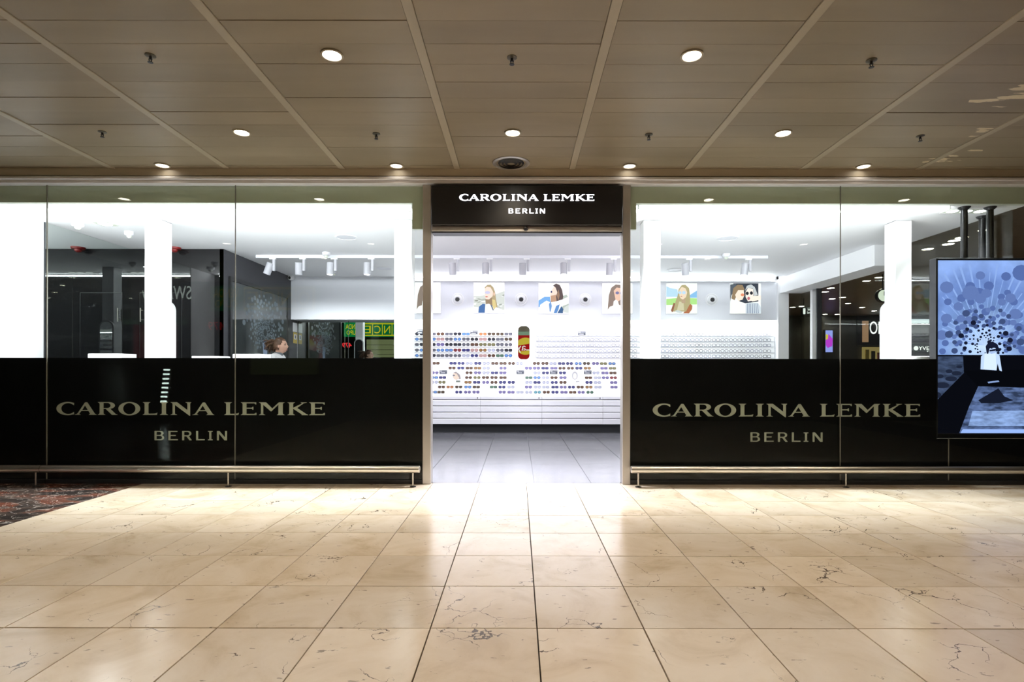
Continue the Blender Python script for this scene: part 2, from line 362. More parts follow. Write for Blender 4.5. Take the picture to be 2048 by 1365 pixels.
# ------------------------------------------------------------------ downlights, sprinklers, air diffuser
def spot(name, loc, energy, col, angle, blend, radius, parent, rot=(0, 0, 0)):
    l = bpy.data.lights.new(name, 'SPOT'); l.energy = energy; l.color = col; l.spot_size = R(angle); l.spot_blend = blend; l.shadow_soft_size = radius
    o = bpy.data.objects.new(name, l); C.objects.link(o); o.parent = parent; o.location = Vector(loc) - ORIG[parent.name]; o.rotation_euler = rot; return o
def area(name, loc, sx, sy, energy, col, parent, rot=(0, 0, 0), spread=180):
    l = bpy.data.lights.new(name, 'AREA'); l.shape = 'RECTANGLE'; l.size = sx; l.size_y = sy; l.energy = energy; l.color = col; l.spread = R(spread)
    o = bpy.data.objects.new(name, l); C.objects.link(o); o.location = Vector(loc) - ORIG[parent.name]; o.parent = parent; o.rotation_euler = rot; return o
def downlight(x, y, label, group=None, z=ZC, power=P_DOWN, r=0.062):
    t = thing('downlight', (x, y, z), label, 'ceiling light', group)
    MB().lathe([(r+0.012, 0.0), (r+0.012, -0.008), (r, -0.010), (r-0.004, -0.002), (r-0.002, 0.02)], (x, y, z), n=28).build('trim_ring', M['bar'], t, True)
    MB().lathe([(r-0.002, -0.0035), (r-0.02, -0.0065), (0.0005, -0.0075)], (x, y, z), n=28).build('lamp_lens', M['lamp_dim'] if y > 5.5 else M['lamp'], t, True)
    spot('bulb', (x, y, z - 0.014), power, WARM, 150, 0.7, 0.05, t)
DL = [(-1.25, 3.667, 'round recessed downlight nearest the viewer, left of the middle ceiling panels'),
      (1.163, 3.667, 'round recessed downlight nearest the viewer, right of the middle ceiling panels'),
      (-2.46, 4.865, 'round recessed downlight in second ceiling row, leftmost of three'),
      (-0.05, 4.865, 'round recessed downlight centred over the shop door in second ceiling row'),
      (2.355, 4.865, 'round recessed downlight in second ceiling row, rightmost of three'),
      (-3.68, 5.655, 'small round downlight at ceiling edge over the left windows'),
      (-1.26, 5.655, 'dim round downlight at ceiling edge left of the door'),
      (1.15, 5.655, 'bright round downlight at ceiling edge above right door post'),
      (3.57, 5.655, 'dim round downlight at ceiling edge over the right windows'),
      (-4.87, 4.865, 'round recessed downlight left of the camera view, second row'),
      (4.77, 4.865, 'round recessed downlight right of the camera view, second row'),
      (-3.66, 3.667, 'round recessed downlight left of the camera view, nearest row'),
      (3.57, 3.667, 'round recessed downlight right of the camera view, nearest row')]
for x, y, l in DL: downlight(x, y, l, 'corridor ceiling downlights', power=(P_DOWN * 0.012 if y > 5.5 else P_DOWN))
for x, y in ((-2.46, 2.49), (-0.05, 2.49), (2.355, 2.49), (-1.25, 1.3), (1.16, 1.3), (-3.66, 1.3), (3.57, 1.3), (-4.87, 2.49), (4.77, 2.49), (-0.05, 0.1), (-2.46, 0.1), (2.36, 0.1)):
    downlight(x, y, 'round recessed downlight overhead, out of view, %s %s' % ({2.49: 'third row', 1.3: 'fourth row', 0.1: 'fifth row'}[y], {-4.87: 'far left', -3.66: 'outer left', -2.46: 'left', -1.25: 'inner left', -0.05: 'centre', 1.16: 'inner right', 2.355: 'right', 2.36: 'right', 3.57: 'outer right', 4.77: 'far right'}[x]), 'downlights out of view', power=P_DOWN * 0.45)
SP = [(300, 109, 'small dark fire sprinkler in ceiling at upper left'), (1023, 112, 'small dark fire sprinkler in ceiling at top centre'),
      (1742, 117, 'small dark fire sprinkler in ceiling at upper right'), (204, 262, 'small dark fire sprinkler far left above the left windows'),
      (752, 265, 'small dark fire sprinkler between left and centre downlights'), (1297, 266, 'small dark fire sprinkler between centre and right downlights'),
      (1840, 268, 'small dark fire sprinkler far right above the right windows')]
for px, py, l in SP:
    y = 2.1156 * F / (CY - py - 3); x = PX(px, y)
    t = thing('sprinkler', (x, y, ZC), l, 'sprinkler', 'ceiling sprinklers')
    MB().lathe([(0.034, 0.001), (0.034, -0.004), (0.022, -0.008), (0.012, -0.009)], (x, y, ZC), n=18).build('rosette', M['brass'], t, True)
    MB().tube((x, y, ZC), (x, y, ZC-0.028), 0.010, 0.008, 10).tube((x-0.011, y, ZC-0.022), (x-0.006, y, ZC-0.044), 0.003, n=6).tube((x+0.011, y, ZC-0.022), (x+0.006, y, ZC-0.044), 0.003, n=6).build('nozzle', M['black'], t)
    MB().lathe([(0.003, -0.042), (0.017, -0.046), (0.017, -0.049), (0.001, -0.05)], (x, y, ZC), n=14).build('deflector', M['black'], t)
x, y = PX(1022, 5.72), 5.585
t = thing('air_diffuser', (x, y, ZC), 'round dark air diffuser in the ceiling above the entrance sign', 'air diffuser')
MB().lathe([(0.19, 0.001), (0.19, -0.006), (0.165, -0.012), (0.15, -0.004), (0.15, 0.01)], (x, y, ZC), n=36).build('rim', M['alu'], t, True)
for k, r in enumerate((0.135, 0.10, 0.065)):
    MB().lathe([(r, -0.002), (r-0.012, -0.016), (r-0.02, -0.016), (r-0.008, -0.001)], (x, y, ZC), n=32, close=True).build('ring_vane', M['black'], t, True)

# ------------------------------------------------------------------ facade: header, posts, sill
XE0, XE1 = -5.85, 5.72
hd = thing('trim_1', (0, G, 3.17), 'silver aluminium head profile running above the shop windows', 'trim', kind='structure')
MB().bbox(XE0-1.5, XE1, 5.745, 5.90, 3.172, 3.205, 0.004).build('lower_profile', M['head_alu'], hd)
MB().bbox(XE0-1.5, XE1, 5.725, 5.90, 3.205, 3.240, 0.008).build('middle_profile', M['head_alu'], hd)
MB().bbox(XE0-1.5, XE1, 5.755, 5.90, 3.240, 3.251, 0.003).build('upper_profile', M['head_alu'], hd)
struct(MB().box(-9, 9, 6.42, 6.5, 3.155, ZC+0.02).build('wall_ceiling_void', M['gap']))
struct(MB().box(-9, 9, 5.742, 5.84, 3.2515, ZC+0.019).build('trim_added', M['added_upstand']))  # added beige strip, passes for lit ceiling in front of the dark gap
# band behind the glass, between head profile and shop ceiling
struct(MB().box(XE0, XE1, 5.845, 5.90, ZS-0.004, 3.19).build('trim_2', M['fascia']))
struct(MB().box(PX(825, 5.86), PX(846, 5.86), 5.835, 5.88, PZ(460, 5.86), 2.999).build('trim_3', M['fascia']))
struct(MB().box(PX(1259, 5.86), PX(1271, 5.86), 5.835, 5.88, PZ(460, 5.86), 2.999).build('trim_4', M['fascia']))
PL0, PL1, PR0, PR1 = PX(845.5, 5.80), PX(862, 5.80), PX(1245, 5.80), PX(1260.5, 5.80)
for i, (a, b) in enumerate(((PL0, PL1), (PR0, PR1))):
    o = MB().bbox(a, b, 5.79, 5.93, 0.0, 3.175, 0.004).build('door_post', M['alu'])
    tag(o, ('slim aluminium door post left of the entrance', 'slim aluminium door post right of the entrance')[i], 'door post', 'entrance posts', 'structure')
t = thing('entrance_sign', (0.09, 5.78, 2.7), 'black illuminated sign box above the shop entrance', 'sign')
ZT, ZB = PZ(371, 5.72), PZ(450, 5.72)
MB().bbox(PX(862.5, 5.72), PX(1244.5, 5.72), 5.72, 5.92, ZB, ZT, 0.004).build('sign_box', M['sign_black'], t)
bz = thing('door_operator', (0.09, 5.78, 2.66), 'grey sliding door operator beam under the black sign', 'door operator')
MB().bbox(PX(863, 5.78), PX(1244, 5.78), 5.775, 5.93, PZ(463, 5.78), ZB - 0.001, 0.003).build('beam', M['alu'], bz)
MB().box(PX(863, 5.78), PX(1244, 5.78), 5.785, 5.93, PZ(466, 5.78), PZ(463, 5.78)).build('brush_seal', M['black'], bz)
MB().lathe([(0.001, -0.03), (0.017, -0.026), (0.024, -0.012), (0.024, 0.0)], (PX(1051, 5.76), 5.775, PZ(458, 5.78)), axis=(0, 1, 0), n=18).build('sensor', M['black'], bz, True)

# ------------------------------------------------------------------ letters of the shop's name
def arc(cx, cy, rx, ry, a0, a1, n=16):
    return [(cx + rx*cos(R(a0 + (a1-a0)*i/n)), cy + ry*sin(R(a0 + (a1-a0)*i/n))) for i in range(n+1)]
def ft(x0, x1, e0, e1, top):
    """flared serif foot (or head) outline pieces for a stem x0..x1 with ends reaching e0..e1"""
    return None
def stem_pts(x0, x1, l, r):
    # full height stem with wedge serifs reaching l to the left and r to the right
    return [(x0-l, 0), (x1+r, 0), (x1+r, 0.025), (x1+0.04, 0.07), (x1, 0.14), (x1, 0.86), (x1+0.04, 0.93), (x1+r, 0.975), (x1+r, 1), (x0-l, 1), (x0-l, 0.975), (x0-0.04, 0.93), (x0, 0.86), (x0, 0.14), (x0-0.04, 0.07), (x0-l, 0.025)]
SER = {
 'I': (0.64, [stem_pts(0.16, 0.48, 0.15, 0.15)]),
 'L': (1.14, [[(0,0),(1.09,0),(1.14,0.19),(1.06,0.14),(0.90,0.11),(0.47,0.10),(0.44,0.16),(0.44,0.86),(0.48,0.93),(0.58,0.975),(0.58,1),(0,1),(0,0.975),(0.10,0.93),(0.14,0.86),(0.14,0.14),(0.10,0.07),(0,0.025)]]),
 'E': (1.23, [[(0,0),(1.22,0),(1.22,0.18),(1.16,0.18),(1.05,0.10),(0.44,0.10),(0.44,0.49),(0.84,0.49),(0.92,0.42),(0.98,0.42),(0.98,0.65),(0.92,0.65),(0.84,0.575),(0.44,0.575),(0.44,0.91),(1.05,0.91),(1.15,0.83),(1.20,0.83),(1.20,1),(0,1),(0,0.975),(0.10,0.93),(0.14,0.86),(0.14,0.14),(0.10,0.07),(0,0.025)]]),
 'O': (1.70, [arc(0.85, 0.49, 0.85, 0.525, 0, 360, 48)[:-1], arc(0.85, 0.49, 0.48, 0.435, 360, 0, 40)[:-1]]),
 'C': (1.37, [arc(0.88, 0.49, 0.88, 0.52, 56, 304, 40) + [(1.37, 0.03), (1.37, 0.235)] + arc(0.92, 0.49, 0.54, 0.42, 312, 48, 36) + [(1.37, 0.735), (1.37, 0.965)]]),
 'A': (1.70, [[(0,0),(0.45,0),(0.45,0.025),(0.34,0.055),(0.36,0.10),(0.515,0.30),(1.07,0.30),(1.19,0.11),(1.17,0.06),(1.10,0.025),(1.10,0),(1.70,0),(1.70,0.025),(1.60,0.06),(1.52,0.16),(0.98,0.98),(0.80,0.98),(0.235,0.14),(0.13,0.055),(0,0.025)],
              [(0.575,0.375),(0.80,0.73),(1.02,0.375)]]),
 'R': (1.53, [[(0,0),(0.58,0),(0.58,0.025),(0.47,0.07),(0.44,0.14),(0.44,0.46),(0.62,0.46),(1.10,0.0),(1.53,0.0),(1.53,0.025),(1.40,0.06),(0.97,0.475)] + arc(0.86, 0.735, 0.47, 0.265, -65, 90, 16) + [(0,1),(0,0.975),(0.10,0.93),(0.14,0.86),(0.14,0.14),(0.10,0.07),(0,0.025)],
              [(0.44,0.53),(0.44,0.93)] + arc(0.72, 0.73, 0.27, 0.20, 90, -90, 16)]),
 'N': (1.61, [[(0,0),(0.50,0),(0.50,0.025),(0.36,0.07),(0.33,0.14),(0.33,0.78),(1.46,-0.05),(1.52,-0.05),(1.52,0.86),(1.54,0.93),(1.61,0.975),(1.61,1),(1.16,1),(1.16,0.975),(1.28,0.93),(1.30,0.86),(1.30,0.38),(0.50,1),(0.0,1),(0,0.975),(0.11,0.93),(0.15,0.86),(0.15,0.14),(0.12,0.07),(0,0.025)]]),
 'M': (1.99, [[(0,0),(0.48,0),(0.48,0.025),(0.35,0.07),(0.33,0.14),(0.33,0.80),(0.92,0.29),(0.96,0.29),(1.51,0.82),(1.51,0.14),(1.49,0.07),(1.40,0.025),(1.40,0),(1.99,0),(1.99,0.025),(1.89,0.07),(1.85,0.14),(1.85,0.86),(1.89,0.93),(1.99,0.975),(1.99,1),(1.55,1),(1.03,0.52),(0.55,1),(0,1),(0,0.975),(0.11,0.93),(0.15,0.86),(0.15,0.14),(0.11,0.07),(0,0.025)]]),
 'K': (1.61, [[(0,0),(0.58,0),(0.58,0.025),(0.47,0.07),(0.44,0.14),(0.44,0.50),(1.12,0.06),(1.10,0.025),(1.10,0),(1.61,0),(1.61,0.025),(1.46,0.09),(0.76,0.555),(1.26,0.92),(1.50,0.975),(1.50,1),(1.03,1),(1.03,0.975),(1.12,0.945),(1.10,0.90),(0.44,0.57),(0.44,0.86),(0.48,0.93),(0.58,0.975),(0.58,1),(0,1),(0,0.975),(0.10,0.93),(0.14,0.86),(0.14,0.14),(0.10,0.07),(0,0.025)]]),
}
SAN = {
 'B': (1.03, [[(0,0),(0.64,0)] + arc(0.64, 0.27, 0.39, 0.27, -90, 68, 12) + [(0.80,0.535)] + arc(0.60, 0.765, 0.36, 0.235, -38, 90, 12) + [(0,1)],
              [(0.22,0.11),(0.22,0.465),(0.58,0.465)] + arc(0.60, 0.288, 0.20, 0.178, 90, -90, 10), [(0.22,0.575),(0.22,0.89),(0.54,0.89)] + arc(0.55, 0.732, 0.18, 0.158, 90, -90, 10)]),
 'E': (1.0, [[(0,0),(1.0,0),(1.0,0.115),(0.22,0.115),(0.22,0.455),(0.78,0.455),(0.78,0.57),(0.22,0.57),(0.22,0.885),(0.95,0.885),(0.95,1),(0,1)]]),
 'R': (1.04, [[(0,0),(0.22,0),(0.22,0.42),(0.45,0.42),(0.78,0),(1.04,0),(0.70,0.44)] + arc(0.60, 0.715, 0.38, 0.285, -65, 90, 14) + [(0,1)], [(0.22,0.535),(0.22,0.885),(0.54,0.885)] + arc(0.56, 0.71, 0.20, 0.175, 90, -90, 10)]),
 'L': (0.92, [[(0,0),(0.92,0),(0.92,0.12),(0.22,0.12),(0.22,1),(0,1)]]),
 'I': (0.50, [[(0,0),(0.50,0),(0.50,0.10),(0.36,0.10),(0.36,0.90),(0.50,0.90),(0.50,1),(0,1),(0,0.90),(0.14,0.90),(0.14,0.10),(0,0.10)]]),
 'N': (1.06, [[(0,0),(0.20,0),(0.20,0.72),(0.80,0),(1.06,0),(1.06,1),(0.86,1),(0.86,0.30),(0.26,1),(0,1)]]),
}
GLY = {}
def glyph_mesh(key, loops, thick):
    if key in GLY: return GLY[key]
    cu = bpy.data.curves.new('g', 'CURVE'); cu.dimensions = '2D'; cu.fill_mode = 'BOTH'; cu.extrude = thick
    for lp in loops:
        sp = cu.splines.new('POLY'); sp.points.add(len(lp) - 1); sp.use_cyclic_u = True
        for p, q in zip(sp.points, lp): p.co = (q[0], q[1], 0, 1)
    ob = bpy.data.objects.new('g', cu); C.objects.link(ob)
    dg = bpy.context.evaluated_depsgraph_get(); me = bpy.data.meshes.new_from_object(ob.evaluated_get(dg))
    bpy.data.objects.remove(ob); bpy.data.curves.remove(cu)
    GLY[key] = me; return me
def put_letter(ch, key, loops, x, z, h, y, m, parent, thick=0.0006):
    src = glyph_mesh(key + ch, loops, 1.0); k = key + ch + m.name + '%.3f' % h
    if k not in GLY:
        me = src.copy(); me.name = 'letter'
        for v in me.vertices: v.co = Vector((v.co.x*h, -v.co.z*thick, v.co.y*h))
        me.flip_normals(); me.materials.clear(); me.materials.append(m); GLY[k] = me
    return inst('letter', GLY[k], (x, y, z), parent)
LX = [('C', 90), ('A', 340), ('R', 655), ('O', 935), ('L', 1268), ('I', 1500), ('N', 1648), ('A', 1945), ('L', 2380), ('E', 2605), ('M', 2853), ('K', 3241), ('E', 3538)]
BXL = [('B', 1428), ('E', 1618), ('R', 1805), ('L', 1995), ('I', 2157), ('N', 2280)]
def brand(px0, pxw, pybase, Y, m, parent, thick=0.0006):
    s = pxw / 3662.0; u = s * Y / F       # zoomed units to pixels, then metres
    x0 = PX(px0, Y); z0 = PZ(pybase, Y)
    for ch, x in LX: put_letter(ch, 'ser', SER[ch][1], x0 + (x-90)*u, z0, 175*u, Y, m, parent, thick)
    for ch, x in BXL: put_letter(ch, 'san', SAN[ch][1], x0 + (x-90)*u, z0 - 345*u, 128*u, Y, m, parent, thick)
brand(918, 270, 401.5, 5.716, M['lit_letter'], t, 0.004)

# ------------------------------------------------------------------ shop windows with black film
ZF = PZ(717.5, G + 0.015)
panes = [(XE0, PX(93, G), 'window_1'), (PX(93, G), PX(470, G), 'window_2'), (PX(470, G), PL0 + 0.01, 'window_3'), (PR1 - 0.01, PX(1681, G), 'window_4'), (PX(1681, G), XE1, 'window_5')]
SX0, SZ0 = PX(1873, G + 0.015), PZ(877, G + 0.015)
for a, b, n in panes:
    w = MB().box(a + 0.002, b - 0.002, G, G + 0.010, 0.02, 3.18).build(n, M['glass']); struct(w)
    f = MB()
    if n == 'window_5':
        f.poly([(a, 0.02), (b, 0.02), (b, SZ0), (SX0, SZ0), (SX0, ZF), (a, ZF)], G + 0.0135, G + 0.016)
    else: f.box(a, b, G + 0.0135, G + 0.016, 0.02, ZF)
    f.build('black_film', M['film'], w)
    MB().box(a + 0.004, b - 0.004, G - 0.016, G + 0.03, 0.0, 0.045).build('sill_channel', M['black'], w)
for px, z0 in ((93, 0.045), (470, 0.045), (1681, 0.045)):
    struct(MB().box(PX(px, G)-0.0028, PX(px, G)+0.0028, G - 0.001, G + 0.012, z0, 3.175).build('trim_5', M['joint']))
struct(MB().box(PX(1898, G)-0.002, PX(1898, G)+0.002, G - 0.001, G + 0.012, 0.045, SZ0 - 0.005).build('trim_5', M['joint']))
t = thing('window_lettering', (PX(382, G), G + 0.0125, ZF - 0.6), 'beige shop name lettering on the left black window film', 'lettering', 'window lettering')
brand(113, 537, 831.5, G + 0.0122, M['letter'], t)
t = thing('window_lettering', (PX(1573, G), G + 0.0125, ZF - 0.6), 'beige shop name lettering on the right black window film', 'lettering', 'window lettering')
brand(1305.5, 535, 833, G + 0.0122, M['letter'], t)

# ------------------------------------------------------------------ bumper rails
def rail(x0, x1, legs, label):
    Y, z, r = 5.665, 0.182, 0.038
    t = thing('bumper_rail', ((x0+x1)/2, Y, 0), label, 'bumper rail', 'bumper rails')
    prof = [(0.001, 0), (r-0.006, 0.0), (r, 0.005), (r, x1-x0-0.005), (r-0.006, x1-x0), (0.001, x1-x0)]
    MB().lathe(prof, (x0, Y, z), axis=(1, 0, 0), n=32).build('tube', M['steel'], t, True)
    for x in legs:
        l = MB().tube((x, Y, 0.008), (x, Y, z - r + 0.004), 0.008, n=12).build('leg', M['steel'], t, True)
        MB().lathe([(0.032, 0.0), (0.032, 0.004), (0.012, 0.008), (0.012, 0.013)], (x, Y, 0.0006), n=18).build('foot', M['black_metal'], l, True)
    return t
t = rail(PX(-20, 5.665), PX(840, 5.665), [PX(72, 5.665), PX(457, 5.665), PX(826, 5.665)], 'round steel bumper rail low along the left shop window')
MB().lathe([(0.0386, 0), (0.0386, 0.004)], (PX(84, 5.665), 5.665, 0.182), axis=(1, 0, 0), n=32).build('joint_ring', M['black_metal'], t, True)
rail(PX(1262, 5.665), PX(2090, 5.665), [PX(1277, 5.665), PX(1692, 5.665), PX(2080, 5.665)], 'round steel bumper rail low along the right shop window')

# ------------------------------------------------------------------ shop shell
sf = MB().box(XL-0.05, XR+0.1, 5.90, 10.95, -0.12, -0.012).build('floor_shop', M['shop_grout']); struct(sf)
ty = [5.865, 7.04, 8.25, 9.46, 10.95]; tx = [-5.74 + 0.605*k for k in range(0, 19)]; k0 = PX(991.8, 10.76)
tx = [k0 + 0.61*k for k in range(-9, 10)]
meshes = {}
for j in range(len(ty) - 1):
    for i in range(len(tx) - 1):
        k = (round(ty[j+1]-ty[j], 3),)
        if k not in meshes: meshes[k] = tile_mesh('shop_tile', 0.61, ty[j+1]-ty[j], c=0.001, g=0.005, mt=M['shop_tile'])
        inst('tile', meshes[k], ((tx[i]+tx[i+1])/2, (ty[j]+ty[j+1])/2, 0), sf)
sc = MB().box(XL-0.1, XR+0.02, 5.90, 10.95, ZS, ZS+0.15).build('ceiling_shop', M['ceiling_white']); struct(sc)
struct(MB().box(XL-0.12, XL, 5.86, 8.1, 0, ZS).build('wall_left', M['white']))
mi = MB().box(XL, XL+0.008, 6.63, 8.1, 0.0, ZS-0.004).build('wall_mirror', M['mirror']); tag(mi, 'tall mirror panel along the left shop wall', 'mirror')
mf = MB()
mf.box(XL, XL+0.012, 6.618, 6.63, 0, ZS-0.004); mf.build('edge_strip', M['kick'], mi)
struct(MB().box(XL-0.12, XL, 8.1, 10.95, 0, ZS).build('wall_left', M['dark_grey']))
# black glass wall and the dark grey return wall of the back room
XI = -4.36
bw = MB().box(XL, XI-0.001, 8.1, 8.16, 0, ZS-0.002).build('wall_inner', M['black_glass']); struct(bw)
for x in (-5.60, -4.98): MB().box(x-0.003, x+0.003, 8.098, 8.1, 0, 2.35).build('door_gap', M['black'], bw)
MB().box(-5.60, -4.98, 8.098, 8.1, 2.347, 2.353).build('door_gap', M['black'], bw)
hdl = MB().tube((-5.565, 8.06, 1.92), (-5.565, 8.06, 2.12), 0.008, n=10).tube((-5.565, 8.06, 1.95), (-5.565, 8.1, 1.95), 0.005, n=8).tube((-5.565, 8.06, 2.09), (-5.565, 8.1, 2.09), 0.005, n=8).build('door_handle', M['steel'], bw)
struct(MB().box(XI-0.06, XI, 8.1, 10.80, 0, ZS-0.002).build('wall_side', M['dark_grey']))
# back wall, white bulkhead and mirror on the left
struct(MB().box(XL, 5.22, YB+0.06, YB+0.17, 0, ZS).build('wall_back', M['white']))
struct(MB().box(XI, -2.28, 10.50, YB+0.06, 2.18, ZS-0.002).build('wall_bulkhead_left', M['lavender']))
o = MB().box(XI, -2.28, YB+0.04, YB+0.06, 0.0, 2.18).build('wall_mirror', M['mirror_dim']); tag(o, 'wide mirror on the back wall under the pale bulkhead', 'mirror')
MB().box(-3.36, -3.352, YB+0.037, YB+0.04, 0, 2.18).build('mirror_joint', M['kick'], o)
struct(MB().box(-2.30, -2.26, 10.50, YB+0.06, 0, 2.18).build('wall_return', M['white']))
# right side: bulkhead, glass side wall with posts
struct(MB().box(5.05, XR, 7.75, 10.55, 2.70, ZS-0.002).build('wall_bulkhead_right', M['white']))
struct(MB().box(5.02, 5.22, 10.55, YB+0.06, 0, ZS-0.002).build('wall_end', M['white']))
struct(MB().box(5.22, XR+0.012, 10.56, 10.575, 0, ZS-0.002).build('window_6', M['glass_side']))
for a, b, n in ((6.06, 7.98, 'window_7'), (7.98, 10.02, 'window_8'), (10.10, 10.56, 'window_9')):
    struct(MB().box(XR, XR+0.012, a+0.003, b-0.003, 0, ZS-0.002).build(n, M['glass_door'] if n == 'window_8' else M['glass_side']))
struct(MB().bbox(5.39, 5.50, 10.02, 10.10, 0, 2.70, 0.004).build('window_post', M['white']))
struct(MB().bbox(5.41, 5.50, 9.90, 9.93, 0, 2.70, 0.003).build('window_post', M['kick']))

# columns
cols = [(-4.438, -4.24, 'white square column at far left behind the window'), (-1.473, -1.266, 'white square column left of the entrance'),
        (1.491, 1.693, 'white square column right of the entrance'), (4.486, 4.676, 'white square column left of the big video screen')]
for i, (a, b, l) in enumerate(cols):
    t = thing('column', ((a+b)/2, 6.6, 0), l, 'column', 'white columns')
    MB().bbox(a, b, 6.50, 6.70, 0, ZS - 0.006, 0.003).build('shaft', M['white'], t)
    MB().box(a+0.004, b-0.004, 6.504, 6.696, ZS-0.006, ZS-0.0015).build('shadow_gap', M['kick'], t)
    if i in (0, 3):
        cx = (a+b)/2; w = 0.128; z0, z1 = 0.55, PZ(602, 6.72)
        pill = arc(cx, z1-w, w, w, 0, 180, 14) + arc(cx, z0+w, w, w, 180, 360, 14)
        q = MB().poly(pill, 6.70, 6.735).build('mirror_mount', M['white'], t)
        w = 0.105
        MB().poly(arc(cx, z1-0.128, w, w, 0, 180, 14) + arc(cx, z0+0.128, w, w, 180, 360, 14), 6.7352, 6.739).build('pill_mirror', M['mirror'], q)

# added unseen benches behind the film, glowing upward to brighten the shop ceiling
for a, b, l in ((-5.6, -1.2, 'added white glowing bench, unseen behind the left black film'), (1.4, 4.42, 'added white glowing bench, unseen behind the right black film')):
    t = thing('added_light_bench', ((a+b)/2, 6.15, 0), l, 'bench', 'added light benches')
    MB().bbox(a, b, 5.87, 6.46, 1.15, 1.19, 0.004).build('bench_top', M['white'], t)
    MB().bbox(a+0.03, b-0.03, 5.90, 6.43, 1.186, 1.196, 0.002).build('opal_sheet', M['opal'], t)
    area('led', ((a+b)/2, 6.165, 1.20), b-a-0.06, 0.53, P_ADDED_BENCH*(b-a), COOL, t, (pi - 0.5, 0, 0), 125)
    n = 5
    for k in range(n):
        x = a + 0.05 + (b-a-0.1)*k/(n-1)
        MB().box(x-0.02, x+0.02, 5.90, 6.44, 0, 1.149).build('support_panel', M['white'], t)
# plinths whose bright tops just clear the film
for px0, px1, py, l in ((175, 243, 709, 'white display plinth top showing left of the far left column'), (383, 438, 713.5, 'low white plinth top between the far left column and glass joint'),
                        (465, 522, 709, 'white display plinth top beside the walking woman'), (1824, 1868, 711.5, 'white display plinth top left of the video screen')):
    y = 6.48 if px0 < 1000 else 6.10; x0, x1 = PX(px0, y), PX(px1, y); z = PZ(py, y)
    t = thing('display_plinth', ((x0+x1)/2, y+0.13, 0), l, 'plinth', 'window plinths')
    MB().bbox(x0+0.03, x1-0.03, y+0.03, y+0.23, 0, z-0.06, 0.003).build('body', M['white_gloss'], t)
    MB().bbox(x0, x1, y, y+0.26, z-0.06, z, 0.006).build('top_slab', M['white_gloss'], t)

# ------------------------------------------------------------------ shop ceiling fixtures
for x, l in ((-4.55, 'leftmost triple recessed spotlight in the shop ceiling'), (-3.41, 'triple recessed spotlight between far left column and glass joint'), (-2.26, 'triple recessed spotlight right of the left glass joint'),
             (-1.12, 'triple recessed spotlight hidden left of the entrance sign'), (0.03, 'triple recessed spotlight hidden behind the entrance sign'), (1.17, 'triple recessed spotlight hidden right of the entrance sign'),
             (2.67, 'triple recessed spotlight left of the right glass joint'), (3.81, 'triple recessed spotlight right of the right glass joint'), (5.02, 'triple recessed spotlight between the black screen pipes')):
    y = 6.13
    t = thing('recessed_spotlight', (x, y, ZS), l, 'ceiling light', 'triple recessed spotlights')
    MB().box(x-0.24, x+0.24, y-0.075, y-0.065, ZS-0.004, ZS).box(x-0.24, x+0.24, y+0.065, y+0.075, ZS-0.004, ZS).box(x-0.24, x-0.23, y-0.065, y+0.065, ZS-0.004, ZS).box(x+0.23, x+0.24, y-0.065, y+0.065, ZS-0.004, ZS).build('frame', M['fascia'], t)
    for k in (-0.155, 0, 0.155):
        MB().box(x+k-0.066, x+k+0.066, y-0.06, y+0.06, ZS-0.002, ZS-0.001).build('lamp_tray', M['fascia'], t)
        MB().lathe([(0.055, -0.002), (0.05, -0.005), (0.001, -0.006)], (x+k, y, ZS), n=22).build('lamp', M['shop_lamp'], t)
    area('bulb', (x, y, ZS-0.012), 0.42, 0.11, P_GRID, COOL, t, spread=80)
for px, py, l in ((210, 449, 'square single downlight in shop ceiling left of the far left column'),):
    y = (ZS-H)*F/(CY-py); x = PX(px, y)
    if x < XL + 0.2: x = XL + 0.35
    t = thing('square_downlight', (x, y, ZS), l, 'ceiling light', 'square shop downlights')
    MB().box(x-0.10, x+0.10, y-0.10, y+0.10, ZS-0.004, ZS).build('frame', M['fascia'], t)
    MB().lathe([(0.075, -0.005), (0.07, -0.008), (0.001, -0.009)], (x, y, ZS), n=24).build('lamp', M['shop_lamp'], t)
    area('bulb', (x, y, ZS-0.015), 0.13, 0.13, 12, COOL, t)
for px, py, l in ((692, 475, 'large round ceiling speaker left of the entrance'), (768, 537.5, 'round ceiling speaker near back wall, left of the entrance'),
                  (1455, 476, 'large round ceiling speaker right of the entrance'), (1350, 539.5, 'round ceiling speaker near back wall, right of the entrance')):
    y = (ZS-H)*F/(CY-py); x = PX(px, y)
    t = thing('ceiling_speaker', (x, y, ZS), l, 'speaker', 'ceiling speakers')
    MB().lathe([(0.145, 0), (0.145, -0.006), (0.13, -0.009), (0.128, -0.003)], (x, y, ZS), n=32).build('rim', M['white'], t, True)
    MB().lathe([(0.128, -0.002), (0.128, -0.005), (0.001, -0.006)], (x, y, ZS), n=32).build('grille', M['lavender'], t, True)
for px, py, l, r in ((155, 447, 'white dome camera on ceiling in front of the left mirror', 0.065), (258, 465, 'small white smoke detector left of the far left column', 0.055),
                  (652, 506, 'white smoke detector beside the track, left of the entrance', 0.06), (1452, 508, 'white smoke detector beside the track, right of the entrance', 0.06),
                  (668, 543, 'tiny dome camera behind the third left spotlight', 0.04)):
    y = (ZS-H)*F/(CY-py); x = PX(px, y)
    t = thing('ceiling_detector', (x, y, ZS), l, 'detector', 'ceiling detectors')
    MB().lathe([(r, 0), (r, -0.03), (r*0.85, -0.045), (r*0.6, -0.05)], (x, y, ZS), n=22).build('housing', M['lavender'], t, True)
    MB().lathe([(r*0.55, -0.048), (r*0.5, -0.066), (r*0.3, -0.08), (0.001, -0.084)], (x, y, ZS), n=18).build('sensor_dome', M['fascia'], t, True)
